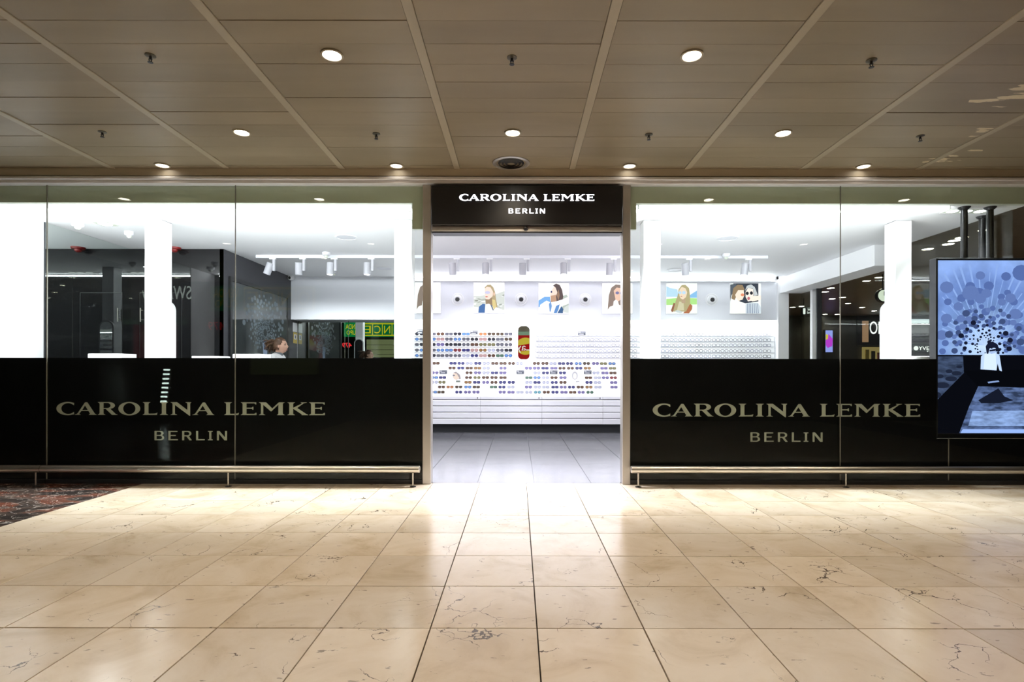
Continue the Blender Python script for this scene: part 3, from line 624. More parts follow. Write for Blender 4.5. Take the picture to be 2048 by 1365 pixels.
for px, py, Y, l in ((585, 557, 10.44, 'white bullet camera in the corner above the pale left bulkhead'), (1548, 556, 10.50, 'white bullet camera above the right end of the posters')):
    x, z = PX(px, Y), PZ(py, Y)
    t = thing('security_camera', (x, Y, z), l, 'camera', 'bullet cameras')
    MB().lathe([(0.03, -0.08), (0.045, -0.07), (0.05, 0.0), (0.03, 0.03), (0.001, 0.04)], (x, Y-0.02, z), axis=(0.25 if px < 1000 else -0.25, 1, 0.15), n=18).build('body', M['white'], t, True)
    s = 0.25 if px < 1000 else -0.25
    MB().lathe([(0.028, 0), (0.02, -0.006), (0.001, -0.008)], (x-0.08*s, Y-0.10, z-0.012), axis=(s, 1, 0.15), n=16).build('lens', M['black'], t, True)
    MB().tube((x, Y, z), (x, Y+0.05, min(z+0.06, ZS-0.001)), 0.012, n=10).build('bracket', M['white'], t, True)
# red beacons at the top of the black wall
tg = thing('alarm_beacon', (PX(350, 8.06), 8.06, 2.96), 'red fire alarm beacon at top of the black glass wall', 'alarm')
MB().lathe([(0.09, 0.0), (0.085, -0.025), (0.05, -0.03)], (PX(350, 8.02), 8.0, ZS), n=20).build('base', M['red'], tg, True)
MB().lathe([(0.05, -0.028), (0.045, -0.055), (0.02, -0.07), (0.001, -0.072)], (PX(350, 8.02), 8.0, ZS), n=18).build('dome', M['red'], tg, True)

# strip lights added behind the fascia band to brighten the shop ceiling
for a, b, l in ((-5.6, -1.15, 'added slim opal strip light behind the fascia over the left windows'), (1.3, 4.66, 'added slim opal strip light behind the fascia over the right windows')):
    t = thing('added_strip_light', ((a+b)/2, 5.92, ZS), l, 'ceiling light', 'added strip lights')
    MB().bbox(a, b, 5.902, 5.935, ZS-0.042, ZS-0.001, 0.004).build('opal_diffuser', M['opal'], t)
    MB().box(a-0.004, a, 5.900, 5.937, ZS-0.044, ZS-0.001).box(b, b+0.004, 5.900, 5.937, ZS-0.044, ZS-0.001).build('end_cap', M['white'], t)
    area('led', ((a+b)/2, 5.938, ZS-0.024), b-a, 0.034, P_ADDED_STRIP*(b-a), COOL, t, (R(120), 0, 0), 170)
t = thing('added_cornice_light', (1.4, 10.57, 2.93), 'added slim white cornice light along the top of the poster panel', 'ceiling light', 'added cornice lights')  # ledge and uplight added to brighten the back of the shop ceiling
MB().box(-2.24, 5.0, 10.535, 10.618, 2.925, 2.93).box(-2.24, 5.0, 10.535, 10.538, 2.93, 2.945).build('cornice', M['white'], t)
area('led', (1.4, 10.58, 2.945), 7.2, 0.04, P_ADDED_STRIP*0.45*7.2, COOL, t, (R(-125), 0, 0), 140)
# lighting track and spot heads
YT = 8.53
tr = MB().bbox(PX(512, YT), PX(1535, YT), YT-0.018, YT+0.018, ZS-0.045, ZS, 0.003).build('lighting_track', M['lavender'])
tag(tr, 'long pale lighting track on the shop ceiling carrying spotlights', 'lighting track')
hd_names = ['leftmost white track spotlight, tilted, beyond the left window', 'second white track spotlight from the left', 'third white track spotlight from the left', 'fourth white track spotlight, left of the second column',
            'first track spotlight seen through the doorway', 'second track spotlight seen through the doorway', 'third track spotlight, near the doorway middle', 'fourth track spotlight seen through the doorway',
            'fifth track spotlight, at the right side of the doorway', 'track spotlight above the poster of woman in mountains', 'rightmost track spotlight above the poster of two women']
for k, (px, tilt, yaw) in enumerate(((538, 22, 80), (598, 12, 20), (661, -4, -15), (735, -3, 0), (906, 14, -10), (972, -4, 0), (1046, 12, 0), (1128, 10, 180), (1220, 13, 5), (1371, 16, -30), (1490, 8, 90))):
    x = PX(px, YT); xa = x + 0.075; zt = ZS - 0.045
    t = thing('track_spotlight', (xa, YT, zt), hd_names[k], 'spotlight', 'track spotlights')
    MB().bbox(xa-0.07, xa+0.03, YT-0.016, YT+0.016, zt-0.022, zt+0.004, 0.003).build('adapter', M['white'], t)
    MB().bbox(xa-0.018, xa+0.018, YT-0.02, YT+0.02, zt-0.20, zt-0.02, 0.004).build('arm', M['spot_white'], t)
    d = Matrix.Rotation(R(yaw), 3, 'Z') @ (Matrix.Rotation(R(tilt), 3, 'X') @ Vector((0, 0, -1)))
    c = Vector((x - 0.008, YT, zt - 0.165))
    MB().lathe([(0.001, -0.095), (0.048, -0.095), (0.054, -0.088), (0.054, 0.09), (0.047, 0.092), (0.044, 0.07)], c, axis=d, n=24).build('head', M['spot_white'], t, True)
    MB().lathe([(0.044, 0.068), (0.043, 0.072), (0.001, 0.074)], c, axis=d, n=20).build('lamp', M['shop_lamp'], t)
    tgt = Vector((x*1.03, 10.6, 1.15)); src = c + d*0.11
    dirv = (tgt - src).normalized()
    spot('bulb', src, P_SPOT, COOL, 70, 0.6, 0.04, t, dirv.to_track_quat('-Z', 'Y').to_euler())

# ------------------------------------------------------------------ back wall display
X0, X1 = -2.26, 5.02
YU = 10.62
up = MB().bbox(X0, X1, YU, YB+0.035, 2.192, ZS-0.002, 0.004).build('poster_panel', M['lavender']); tag(up, 'long pale grey panel holding the lit posters above the shelves', 'wall panel')
YS = 10.72
lg = thing('glasses_display', ((X0+X1)/2, YS, 1.39), 'white backlit wall display with rows of ledges for glasses', 'display')
XM0, XM1 = PX(1036, YS), PX(1059, YS)
XA, XB2 = XM0 - 0.06, XM1 + 0.07
MB().box(X0, XA, YS, YB+0.035, 1.397, 2.12).build('left_panel', M['backlit'], lg)
MB().box(XA, XB2, YS-0.015, YB+0.035, 1.397, 2.12).build('mirror_panel', M['white_gloss'], lg)
MB().box(XB2, X1, YS, YB+0.035, 1.397, 2.12).build('right_panel', M['backlit'], lg)
lp = MB().bbox(X0, X1, YU+0.02, YB+0.035, 2.12, 2.19, 0.003).build('light_ledge', M['strip'], lg)
area('led', ((X0+X1)/2, YU+0.0, 2.115), X1-X0, 0.03, P_STRIP, COOL, lg, (R(-25), 0, 0))
rows_py = [668.7, 679.3, 690.0, 701.3, 712.1]
for py in rows_py:
    z = PZ(py + 3.3, YS)
    MB().box(X0+0.01, XA-0.06, YS-0.05, YS, z-0.008, z).build('ledge', M['ledge'], lg)
    MB().box(XB2+0.06, X1-0.01, YS-0.05, YS, z-0.008, z).build('ledge', M['ledge'], lg)
# pill mirror
mx, w = (XM0+XM1)/2, (XM1-XM0)/2; z0, z1 = PZ(719, YS), PZ(653, YS); rr = 0.075
def rounded(x0, x1, z0, z1, r):
    return arc(x1-r, z1-r, r, r, 0, 90, 8) + arc(x0+r, z1-r, r, r, 90, 180, 8) + arc(x0+r, z0+r, r, r, 180, 270, 8) + arc(x1-r, z0+r, r, r, 270, 360, 8)
t = thing('pill_mirror', (mx, YS-0.016, z0), 'tall rounded mirror between the two glasses displays', 'mirror')
MB().poly(rounded(mx-w-0.012, mx+w+0.012, z0-0.012, z1+0.012, rr+0.012), YS-0.019, YS-0.0152).build('rim', M['ledge'], t)
MB().poly(rounded(mx-w, mx+w, z0, z1, rr), YS-0.0205, YS-0.0192).build('mirror_glass', M['mirror'], t)
# slanted lower table
YL0, YL1 = 10.70, 10.50; ZL0, ZL1 = 1.395, PZ(793.5, YL1)
lt = MB().add([(X0,YL0,ZL0),(X1,YL0,ZL0),(X1,YL1,ZL1),(X0,YL1,ZL1),(X0,YB+0.035,ZL0),(X1,YB+0.035,ZL0),(X1,YB+0.035,ZL1),(X0,YB+0.035,ZL1)],
              [(0,3,2,1),(0,1,5,4),(2,3,7,6),(0,4,7,3),(1,2,6,5),(4,5,6,7)]).build('slanted_display', M['backlit_low'])
tag(lt, 'white glowing slanted display holding loose rows of sunglasses', 'display')
def slant_y(z): return YL1 + (YL0 - YL1) * (z - ZL1) / (ZL0 - ZL1)
# drawer cabinets
xs = [X0 + 0.02] + [PX(p, YL1) for p in (838.5, 961, 1084, 1206)] + [PX(1206, YL1) + 1.177*k for k in (1, 2)] + [X1]
cl = ['white drawer cabinet hidden behind the black film at far left', 'white drawer cabinet at the left edge of the doorway', 'white drawer cabinet left of the doorway middle', 'white drawer cabinet right of the doorway middle',
      'white drawer cabinet at the right edge of the doorway', 'white drawer cabinet behind the right black film', 'white drawer cabinet at the far right end of the display']
zt, zb = ZL1 - 0.002, PZ(849, YL1)
for k in range(len(xs) - 1):
    a, b = xs[k] + 0.002, xs[k+1] - 0.002
    t = thing('drawer_cabinet', ((a+b)/2, YL1+0.15, 0), cl[k], 'cabinet', 'drawer cabinets')
    MB().box(a, b, YL1+0.02, YB+0.05, zb, zt-0.001).build('carcass', M['dark_grey'], t)
    zs = zt - 0.055
    s = MB().bbox(a, b, YL1, YL1+0.02, zs+0.004, zt, 0.002).build('top_rail', M['drawer'], t)
    MB().lathe([(0.011, 0.0), (0.011, -0.006), (0.001, -0.007)], (b-0.055, YL1, (zs+zt)/2), axis=(0, 1, 0), n=12).build('lock', M['black_metal'], s)
    hh = (zs - zb) / 4
    for q in range(4):
        z0 = zb + q*hh
        MB().add([(a,YL1,z0),(b,YL1,z0),(b,YL1,z0+hh-0.028),(a,YL1,z0+hh-0.028),(a,YL1+0.018,z0+hh-0.012),(b,YL1+0.018,z0+hh-0.012),(b,YL1+0.02,z0),(a,YL1+0.02,z0)],
                 [(0,1,2,3),(3,2,5,4),(0,7,6,1),(0,3,4,7),(1,6,5,2)]).build('drawer', M['drawer'], t)
    MB().box(a-0.002, b+0.002, YL1+0.12, YB+0.04, 0.0, zb-0.0005).build('kick_board', M['kick'], t)

# portholes between posters
for px, l in ((915, 'round white porthole left of the denim woman poster'), (1042, 'round white porthole between the two middle posters'), (1170, 'round white porthole left of the right doorway poster'), (1296, 'round white porthole hidden behind the right column'), (1423, 'round white porthole between the two right posters')):
    x, z = PX(px, YU), PZ(599.5, YU)
    t = thing('porthole_lamp', (x, YU, z), l, 'wall lamp', 'wall portholes')
    MB().lathe([(0.125, 0.0), (0.125, -0.006), (0.112, -0.012), (0.10, -0.004), (0.09, -0.004)], (x, YU, z), axis=(0, 1, 0), n=32).build('ring', M['white'], t, True)
    MB().lathe([(0.09, -0.004), (0.085, -0.03), (0.06, -0.045), (0.045, -0.047), (0.044, -0.03)], (x, YU, z), axis=(0, 1, 0), n=28).build('socket', M['white'], t, True)
    MB().lathe([(0.043, -0.044), (0.03, -0.048), (0.001, -0.049)], (x+0.002, YU, z-0.008), axis=(0, 1, 0), n=22).build('dark_eye', M['black'], t)

EC = {}
def ecol(c, s=1.0):
    k = tuple(round(v, 3) for v in c) + (s,)
    if k not in EC: EC[k] = emis('print_%d' % len(EC), c, s)
    return EC[k]
def srgb(r, g, b): return tuple((v/255/12.92 if v <= 10 else ((v/255+0.055)/1.055)**2.4) for v in (r, g, b))
def ell(cx, cy, rx, ry, n=20, rot=0):
    return [(cx + rx*cos(2*pi*i/n)*cos(rot) - ry*sin(2*pi*i/n)*sin(rot), cy + rx*cos(2*pi*i/n)*sin(rot) + ry*sin(2*pi*i/n)*cos(rot)) for i in range(n)]
def poster(px0, px1, py0, py1, label, bg, shapes, Y=YU, st=1.0, front=0.018):
    x0, x1, z0, z1 = PX(px0, Y), PX(px1, Y), PZ(py1, Y), PZ(py0, Y)
    t = thing('lightbox_poster', ((x0+x1)/2, Y, z0), label, 'poster', 'lit posters')
    yf = Y - front
    MB().bbox(x0-0.012, x1+0.012, yf+0.001, Y, z0-0.012, z1+0.012, 0.003).build('frame', M['white_gloss'], t)
    pr = MB().box(x0, x1, yf, yf+0.002, z0, z1).build('print', ecol(srgb(*bg), st), t)
    sx, sz = x1-x0, z1-z0
    for k, (nm, col, pts) in enumerate(shapes):
        pts = [(x0 + min(max(u, 0), 1)*sx, z0 + min(max(v, 0), 1)*sz) for u, v in pts]
        y = yf - 0.0006*(k+1)
        MB().poly(pts, y, y+0.0005).build(nm, ecol(srgb(*col), st), pr)
    return t
# pictures, drawn in a unit square (u to the right, v up)
def rocks(u0, u1, v0, v1, n, seed, cols):
    rnd = random.Random(seed); out = []
    for i in range(n):
        cu, cv = rnd.uniform(u0, u1), rnd.uniform(v0, v1); a, b = rnd.uniform(0.04, 0.10), rnd.uniform(0.015, 0.035)
        out.append(('printed_rock', rnd.choice(cols), ell(cu, cv, a, b, 7, rnd.uniform(-0.4, 0.4))))
    return out
P1 = [('printed_hillside', (205, 210, 205), [(0,0.20),(0,0.55),(0.20,0.55),(0.40,0.60),(0.72,0.62),(1,0.72),(1,0.1),(0.3,0.18)])] + \
     rocks(0.0, 0.36, 0.26, 0.52, 9, 3, [(150,155,145),(175,180,172),(120,124,112),(240,240,238)]) + rocks(0.78, 1.0, 0.12, 0.66, 8, 4, [(185,190,190),(160,166,160),(225,228,228)]) + \
     [('printed_hair', (176, 160, 128), [(0.36,0.70),(0.36,0.84),(0.44,0.92),(0.55,0.93),(0.64,0.84),(0.70,0.68),(0.73,0.45),(0.78,0.20),(0.78,0.0),(0.62,0.0),(0.58,0.4),(0.44,0.4),(0.38,0.5)]),
      ('printed_neck', (150, 130, 108), [(0.38,0.45),(0.60,0.50),(0.60,0.25),(0.40,0.25)]),
      ('printed_face', (240, 215, 202), [(0.36,0.80),(0.43,0.86),(0.55,0.84),(0.63,0.70),(0.62,0.55),(0.50,0.44),(0.40,0.45),(0.36,0.56)]),
      ('printed_lips', (200, 120, 110), ell(0.42, 0.53, 0.045, 0.018, 10)), ('printed_glasses', (196, 196, 224), ell(0.45, 0.67, 0.09, 0.05, 12)), ('printed_ear', (225, 190, 170), ell(0.665, 0.62, 0.03, 0.06, 10)),
      ('printed_jacket', (78, 112, 165), [(0.15,0),(0.17,0.20),(0.30,0.30),(0.40,0.28),(0.52,0)]), ('printed_shirt', (244, 243, 240), [(0.36,0.0),(0.38,0.28),(0.50,0.30),(0.62,0.22),(0.92,0.12),(0.96,0)]),
      ('printed_hair', (214, 196, 140), [(0.60,0.45),(0.70,0.42),(0.74,0.20),(0.66,0.10),(0.62,0.22)]), ('printed_collar', (110, 120, 140), [(0.54,0.27),(0.60,0.25),(0.66,0.08),(0.62,0.08)])]
P2 = [('printed_sea', (120, 170, 225), [(0,0.2),(0,0.42),(0.2,0.55),(0.38,0.55),(0.4,0.3)]), ('printed_rock', (176, 186, 178), [(0.66,0.1),(0.72,0.55),(0.93,0.62),(1,0.5),(1,0)]),
      ('printed_face', (236, 214, 200), [(0.40,0.72),(0.52,0.90),(0.66,0.86),(0.64,0.45),(0.48,0.42),(0.38,0.56)]), ('printed_neck', (186, 150, 126), [(0.40,0.58),(0.60,0.62),(0.62,0.32),(0.40,0.36)]),
      ('printed_hair', (96, 84, 84), [(0.48,0.92),(0.58,0.99),(0.70,0.94),(0.78,0.78),(0.82,0.55),(0.78,0.38),(0.60,0.38),(0.58,0.55),(0.62,0.70),(0.56,0.86)]), ('printed_hair', (150, 122, 104), [(0.60,0.60),(0.66,0.80),(0.70,0.6),(0.66,0.42)]),
      ('printed_glasses', (60, 66, 110), ell(0.425, 0.71, 0.028, 0.035, 10)),
      ('printed_shirt', (246, 246, 248), [(0,0),(0.05,0.28),(0.26,0.42),(0.40,0.36),(0.60,0.40),(0.80,0.46),(1,0.56),(1,0.32),(0.80,0.24),(0.66,0.0)]), ('printed_denim', (98, 140, 196), [(0.50,0),(0.58,0.24),(0.70,0.30),(0.66,0.12),(0.60,0)]),
      ('printed_denim', (112, 152, 205), [(0.34,0.30),(0.40,0.40),(0.44,0.24),(0.40,0.05),(0.37,0.05)]), ('printed_denim', (70, 100, 140), [(0.62,0),(0.76,0.24),(0.84,0.10),(0.80,0)]), ('printed_rock', (206, 212, 210), [(0.80,0.05),(0.86,0.20),(1,0.28),(1,0)])]
P3 = [('printed_hair', (140, 124, 116), [(0.18,0.1),(0.22,0.6),(0.30,0.85),(0.45,0.96),(0.62,0.94),(0.72,0.8),(0.74,0.5),(0.7,0.15),(0.55,0.3),(0.5,0.5),(0.38,0.4),(0.34,0.1)]), ('printed_face', (226, 190, 170), [(0.38,0.75),(0.48,0.86),(0.62,0.84),(0.68,0.68),(0.64,0.48),(0.54,0.40),(0.44,0.46)]),
      ('printed_glasses', (120, 120, 160), ell(0.50, 0.68, 0.06, 0.05, 12)), ('printed_glasses', (120, 120, 160), ell(0.63, 0.67, 0.05, 0.05, 12)), ('printed_shirt', (246, 244, 242), [(0.1,0),(0.25,0.22),(0.5,0.3),(0.75,0.22),(0.9,0)])]
P4 = [('printed_mountain', (186, 216, 240), [(0,0.55),(0,0.90),(0.14,0.84),(0.36,0.80),(0.40,0.55)]), ('printed_mountain', (140, 188, 232), [(0.72,0.52),(0.78,0.62),(1,0.76),(1,0.52)]), ('printed_meadow', (176, 222, 140), [(0,0.28),(0,0.48),(0.5,0.52),(1,0.50),(1,0.30)]), ('printed_road', (244, 244, 240), [(0,0),(0,0.28),(1,0.30),(1,0)]),
      ('printed_arm', (176, 112, 82), [(0.55,0),(0.66,0.16),(0.78,0.32),(0.85,0.26),(0.84,0.14),(0.74,0)]), ('printed_arm', (150, 100, 80), [(0.15,0.10),(0.24,0.36),(0.30,0.32),(0.26,0.08),(0.18,0.04)]),
      ('printed_hair', (180, 166, 128), [(0.22,0.06),(0.30,0.40),(0.37,0.60),(0.40,0.80),(0.50,0.94),(0.62,0.95),(0.74,0.84),(0.77,0.60),(0.78,0.34),(0.64,0.06)]), ('printed_hair', (208, 198, 168), [(0.34,0.10),(0.42,0.40),(0.56,0.36),(0.58,0.10)]),
      ('printed_neck', (186, 160, 136), [(0.48,0.48),(0.62,0.52),(0.62,0.34),(0.50,0.34)]), ('printed_face', (238, 212, 190), [(0.42,0.78),(0.50,0.88),(0.62,0.84),(0.68,0.70),(0.64,0.54),(0.54,0.46),(0.46,0.50),(0.42,0.60)]),
      ('printed_glasses', (190, 214, 240), ell(0.44, 0.69, 0.055, 0.05, 12)), ('printed_glasses', (190, 214, 240), ell(0.57, 0.69, 0.06, 0.055, 12)), ('printed_lips', (196, 130, 118), ell(0.49, 0.565, 0.03, 0.014, 8)), ('printed_watch', (200, 206, 210), ell(0.40, 0.06, 0.12, 0.04, 10, -0.2))]
P5 = [('printed_dark_backdrop', (64, 68, 80), [(0.10,1),(0.92,1),(0.92,0.40),(0.5,0.34),(0.3,0.4)]), ('printed_dark_backdrop', (90, 96, 106), [(0,0.96),(0.2,1),(0.2,0.9),(0.04,0.6),(0,0.4)]),
      ('printed_hair', (150, 126, 100), [(0.04,0.50),(0.10,0.84),(0.24,0.96),(0.40,0.95),(0.47,0.80),(0.40,0.70),(0.22,0.62),(0.14,0.44)]), ('printed_face', (250, 226, 212), [(0.16,0.62),(0.26,0.78),(0.44,0.78),(0.46,0.60),(0.40,0.46),(0.28,0.42),(0.2,0.5)]),
      ('printed_glasses', (226, 140, 110), ell(0.40, 0.62, 0.06, 0.05, 12)), ('printed_hair', (198, 200, 206), [(0.48,0.75),(0.54,0.92),(0.68,0.97),(0.80,0.88),(0.90,0.62),(0.78,0.58),(0.74,0.84),(0.56,0.84)]),
      ('printed_face', (250, 232, 226), [(0.50,0.72),(0.58,0.85),(0.74,0.82),(0.76,0.60),(0.68,0.42),(0.58,0.40),(0.50,0.55)]), ('printed_glasses', (44, 46, 54), ell(0.555, 0.67, 0.05, 0.06, 12)), ('printed_glasses', (44, 46, 54), ell(0.69, 0.68, 0.05, 0.06, 12)),
      ('printed_mouth', (190, 110, 120), ell(0.60, 0.50, 0.045, 0.06, 10)), ('printed_hand', (248, 232, 222), [(0.62,0.46),(0.72,0.58),(1,0.60),(1,0.46),(0.72,0.40)]), ('printed_top', (248, 244, 240), [(0,0),(0,0.36),(0.22,0.44),(0.40,0.36),(0.52,0.2),(0.50,0)]),
      ('printed_stripes', (206, 212, 224), [(0.50,0),(0.50,0.3),(0.6,0.36),(0.9,0.36),(1,0.2),(1,0)])] + \
     [('printed_stripe', (110, 120, 150), [(0.54+0.06*i, 0), (0.55+0.055*i, 0.33), (0.565+0.055*i, 0.33), (0.56+0.06*i, 0)]) for i in range(7)]
poster(823, 881, 566, 627, 'lit poster of long-haired woman half hidden by left door post', (248, 248, 248), P3)
poster(947.5, 1008.5, 566, 626.5, 'lit poster of blonde woman in denim jacket before stone hillside', (248, 247, 246), P1)
poster(1077, 1137, 567, 627, 'lit poster of dark-haired woman in white and denim shirt', (248, 248, 248), P2)
poster(1204, 1264, 567, 627, 'lit poster of woman in round sunglasses by right door post', (248, 246, 246), P3)
poster(1332, 1393, 567, 627, 'lit poster of blonde woman with folded arms before mountains', (248, 248, 246), P4)
poster(1459.5, 1520.5, 567, 627, 'lit poster of two laughing women in sunglasses', (244, 244, 244), P5)

# ------------------------------------------------------------------ glasses
COLS = {'black': ((0.012,0.012,0.02),(0.02,0.02,0.035)), 'grey': ((0.10,0.10,0.13),(0.16,0.16,0.20)), 'brown': ((0.07,0.03,0.015),(0.14,0.06,0.03)), 'tortoise': ((0.06,0.035,0.015),(0.09,0.055,0.03)), 'amber': ((0.16,0.08,0.03),(0.40,0.20,0.06)),
        'orange': ((0.35,0.12,0.04),(0.55,0.22,0.08)), 'indigo': ((0.03,0.03,0.14),(0.05,0.05,0.24)), 'violet': ((0.13,0.10,0.30),(0.24,0.20,0.46)), 'blue': ((0.06,0.10,0.22),(0.16,0.36,0.85)), 'green': ((0.05,0.10,0.07),(0.10,0.22,0.15)),
        'olive': ((0.14,0.13,0.05),(0.26,0.24,0.10)), 'teal': ((0.07,0.20,0.25),(0.18,0.48,0.60)), 'red': ((0.20,0.02,0.03),(0.30,0.05,0.06)), 'pink': ((0.50,0.25,0.25),(0.62,0.40,0.38)), 'smoke': ((0.40,0.40,0.46),(0.4,0.4,0.46)), 'clear': ((0.42,0.44,0.60),(0.62,0.64,0.78))}
GM = {k: (mat('frame_'+k, tuple(v*0.6 for v in a), 0.5, spec=0.25), mat('lens_'+k, tuple(v*0.6 for v in b), 0.4, spec=0.25)) for k, (a, b) in COLS.items()}
def glasses_mesh(style, col, lensed=True):
    key = 'gl%s%s%d' % (style, col, lensed)
    if key in GLY: return GLY[key]
    mb = MB(); fw = 0.0085 if lensed else 0.0075
    shapes = {'round': (0.027, 0.024, 2.2), 'square': (0.029, 0.021, 4.0), 'pilot': (0.029, 0.024, 2.8)}; a, b, p = shapes[style]; n = 16
    def sup(k, sx, sz):
        t = 2*pi*k/n; c, s = cos(t), sin(t)
        x = (abs(c)**(2/p))*(1 if c >= 0 else -1)*sx; z = (abs(s)**(2/p))*(1 if s >= 0 else -1)*sz
        if style == 'pilot' and z < 0: x *= 1 + 0.25*z/sz
        return x, z
    for sg in (-1, 1):
        cx = sg*0.036; inn = [sup(k, a-fw*0.5, b-fw*0.5) for k in range(n)]; out = [sup(k, a+fw*0.5, b+fw*0.5) for k in range(n)]
        vs = [(cx+x, 0, z) for x, z in inn] + [(cx+x, 0, z) for x, z in out] + [(cx+x, 0.004, z) for x, z in out] + [(cx+x, 0.004, z) for x, z in inn]
        fs = []
        for r in range(4):
            for k in range(n): q = (k+1) % n; r2 = (r+1) % 4; fs.append((r*n+k, r*n+q, r2*n+q, r2*n+k))
        mb.cur = 0; mb.add(vs, fs)
        if lensed:
            mb.cur = 1; mb.add([(cx+x, 0.0015, z) for x, z in inn], [tuple(reversed(range(n)))]); mb.cur = 0
        # temple arm reaching back
        xs_ = cx + sg*(a+0.002)
        mb.box(min(xs_, xs_+sg*0.004), max(xs_, xs_+sg*0.004), 0.0, 0.018, 0.006, 0.011)
    mb.box(-0.010, 0.010, 0.0, 0.004, 0.004, 0.011)
    me = bpy.data.meshes.new('glasses'); me.from_pydata(mb.v, [], mb.f)
    for m_ in GM[col]: me.materials.append(m_)
    for p_, k in zip(me.polygons, mb.m): p_.material_index = k
    GLY[key] = me; return me
def put_glasses(nm, px, py, Y, style, col, lensed, label, cat, group, s=1.1, tilt=0.0):
    o = inst(nm, glasses_mesh(style, col, lensed), (PX(px, Y), Y, PZ(py, Y)), None, (tilt, 0, 0)); o.scale = (s, s, s)
    tag(o, label, cat, group); return o
STY = ['square', 'round', 'pilot']
names_row = ['top', 'second', 'third', 'fourth', 'bottom']
UPC = [['grey','tortoise','tortoise','orange','-','blue','black','grey','brown','grey','black','black'],
       ['tortoise','grey','black','pink','black','grey','blue','grey','pink','blue','grey','blue'],
       ['grey','grey','olive','olive','brown','grey','black','black','violet','black','black','grey'],
       ['black','grey','clear','amber','pink','indigo','red','blue','blue','grey','blue','grey'],
       ['blue','green','brown','pink','indigo','clear','grey','grey','grey','black','grey','blue']]
for r in range(5):
    for c in range(12):
        col = UPC[r][c]
        if col == '-': continue
        put_glasses('sunglasses', 1016.7 - 17*c, rows_py[r] - 0.3, YS - 0.035, STY[(r*5 + c*7 + c//3) % 3], col, True,
                    '%s sunglasses on the %s ledge left of the pill mirror, %s from the mirror' % (col, names_row[r], ORD[c]), 'sunglasses', 'sunglasses on the upper left ledges')
opt = [1078 + 17*k for k in range(10)] + [1249.5, 1266.5] + [1330 + 17*k for k in range(13)]
rnd = random.Random(5)
for r in range(5):
    for c, px in enumerate(opt):
        if r == 0 and c == 5: continue
        pale = rnd.random()
        if px < 1240: col = 'smoke' if c in (0, 9) or (c == 4 and r > 2) or (c == 1 and r > 2) else ('clear' if pale < 0.9 else 'smoke')
        else: col = 'smoke' if pale < 0.45 else ('grey' if pale < 0.60 else 'clear')
        put_glasses('eyeglasses', px, rows_py[r] + 0.4, YS - 0.075, STY[(r*3 + c*5) % 3], col, False,
                    'thin %s spectacle frame on the %s ledge right of the pill mirror, %s from it' % (col, names_row[r], ORD[c]), 'eyeglasses', 'spectacle frames on the upper right ledges')
LOW = [
 [(872,'brown'),(906,'indigo'),(922,'indigo'),(938.5,'clear'),(955.5,'indigo'),(972.5,'clear'),(989.5,'brown'),(1006,'brown'),(1023,'brown'),(1039,'clear'),(1072.8,'brown'),(1089.8,'brown'),(1106,'clear'),(1123,'indigo'),(1139,'indigo'),(1156.6,'blue'),(1173,'tortoise'),(1191,'violet'),(1207,'olive'),(1224,'blue')],
 [(904,'brown'),(921.5,'indigo'),(938.5,'brown'),(955,'amber'),(972.5,'clear'),(1006,'violet'),(1057,'violet'),(1073,'violet'),(1090,'indigo'),(1107.7,'violet'),(1124,'brown'),(1141,'brown'),(1157.8,'indigo'),(1174.8,'amber'),(1208,'violet'),(1225,'olive')],
 [(870,'violet'),(938,'brown'),(955,'violet'),(972,'clear'),(989,'indigo'),(1005.7,'violet'),(1074,'clear'),(1091,'indigo'),(1125,'indigo'),(1192,'clear'),(1210,'violet'),(1226,'brown')],
 [(869,'blue'),(885,'indigo'),(937,'brown'),(954,'olive'),(971,'brown'),(988,'brown'),(1006,'brown'),(1057.6,'green'),(1074,'blue'),(1091,'clear'),(1108,'brown'),(1126,'violet'),(1177,'brown'),(1195,'clear'),(1211,'violet'),(1227,'red')],
 [(869,'clear'),(884,'olive'),(936,'amber'),(953.4,'indigo'),(971.4,'violet'),(988,'brown'),(1005,'indigo'),(1022.6,'indigo'),(1057.6,'clear'),(1074,'indigo'),(1091.6,'clear'),(1108.6,'indigo'),(1126,'brown'),(1178,'indigo'),(1195,'clear'),(1227.5,'violet')],
 [(883,'brown'),(900,'orange'),(917.4,'tortoise'),(935.6,'blue'),(952.6,'tortoise'),(987,'green'),(1004,'indigo'),(1022,'clear'),(1057,'violet'),(1075,'clear'),(1091.6,'clear'),(1110,'indigo'),(1126.5,'violet'),(1143,'indigo'),(1160.5,'brown'),(1178,'amber'),(1196,'clear'),(1228,'violet')],
 [(867,'blue'),(882,'tortoise'),(917.4,'indigo'),(935,'violet'),(952,'violet'),(1004.5,'violet'),(1022,'violet'),(1040,'clear'),(1057.6,'clear'),(1075,'teal'),(1092.7,'brown'),(1110,'indigo'),(1128,'violet'),(1145.5,'brown'),(1162.5,'violet'),(1180,'green')]]
low_py = [727.3, 736.7, 746.1, 755.7, 765.2, 774.6, 784.8]
for r, row in enumerate(LOW):
    Y = 10.6
    for it in range(3): Y = slant_y(PZ(low_py[r], Y)) - 0.02
    for c, (px, col) in enumerate(row):
        put_glasses('sunglasses', px, low_py[r], Y, STY[(r*5 + c*3 + c//2) % 3], col, True,
                    '%s sunglasses on the slanted display, %s row down, %s from the left' % (col, ORD[r], ORD[c]), 'sunglasses', 'sunglasses on the slanted display', 1.0, R(-14))
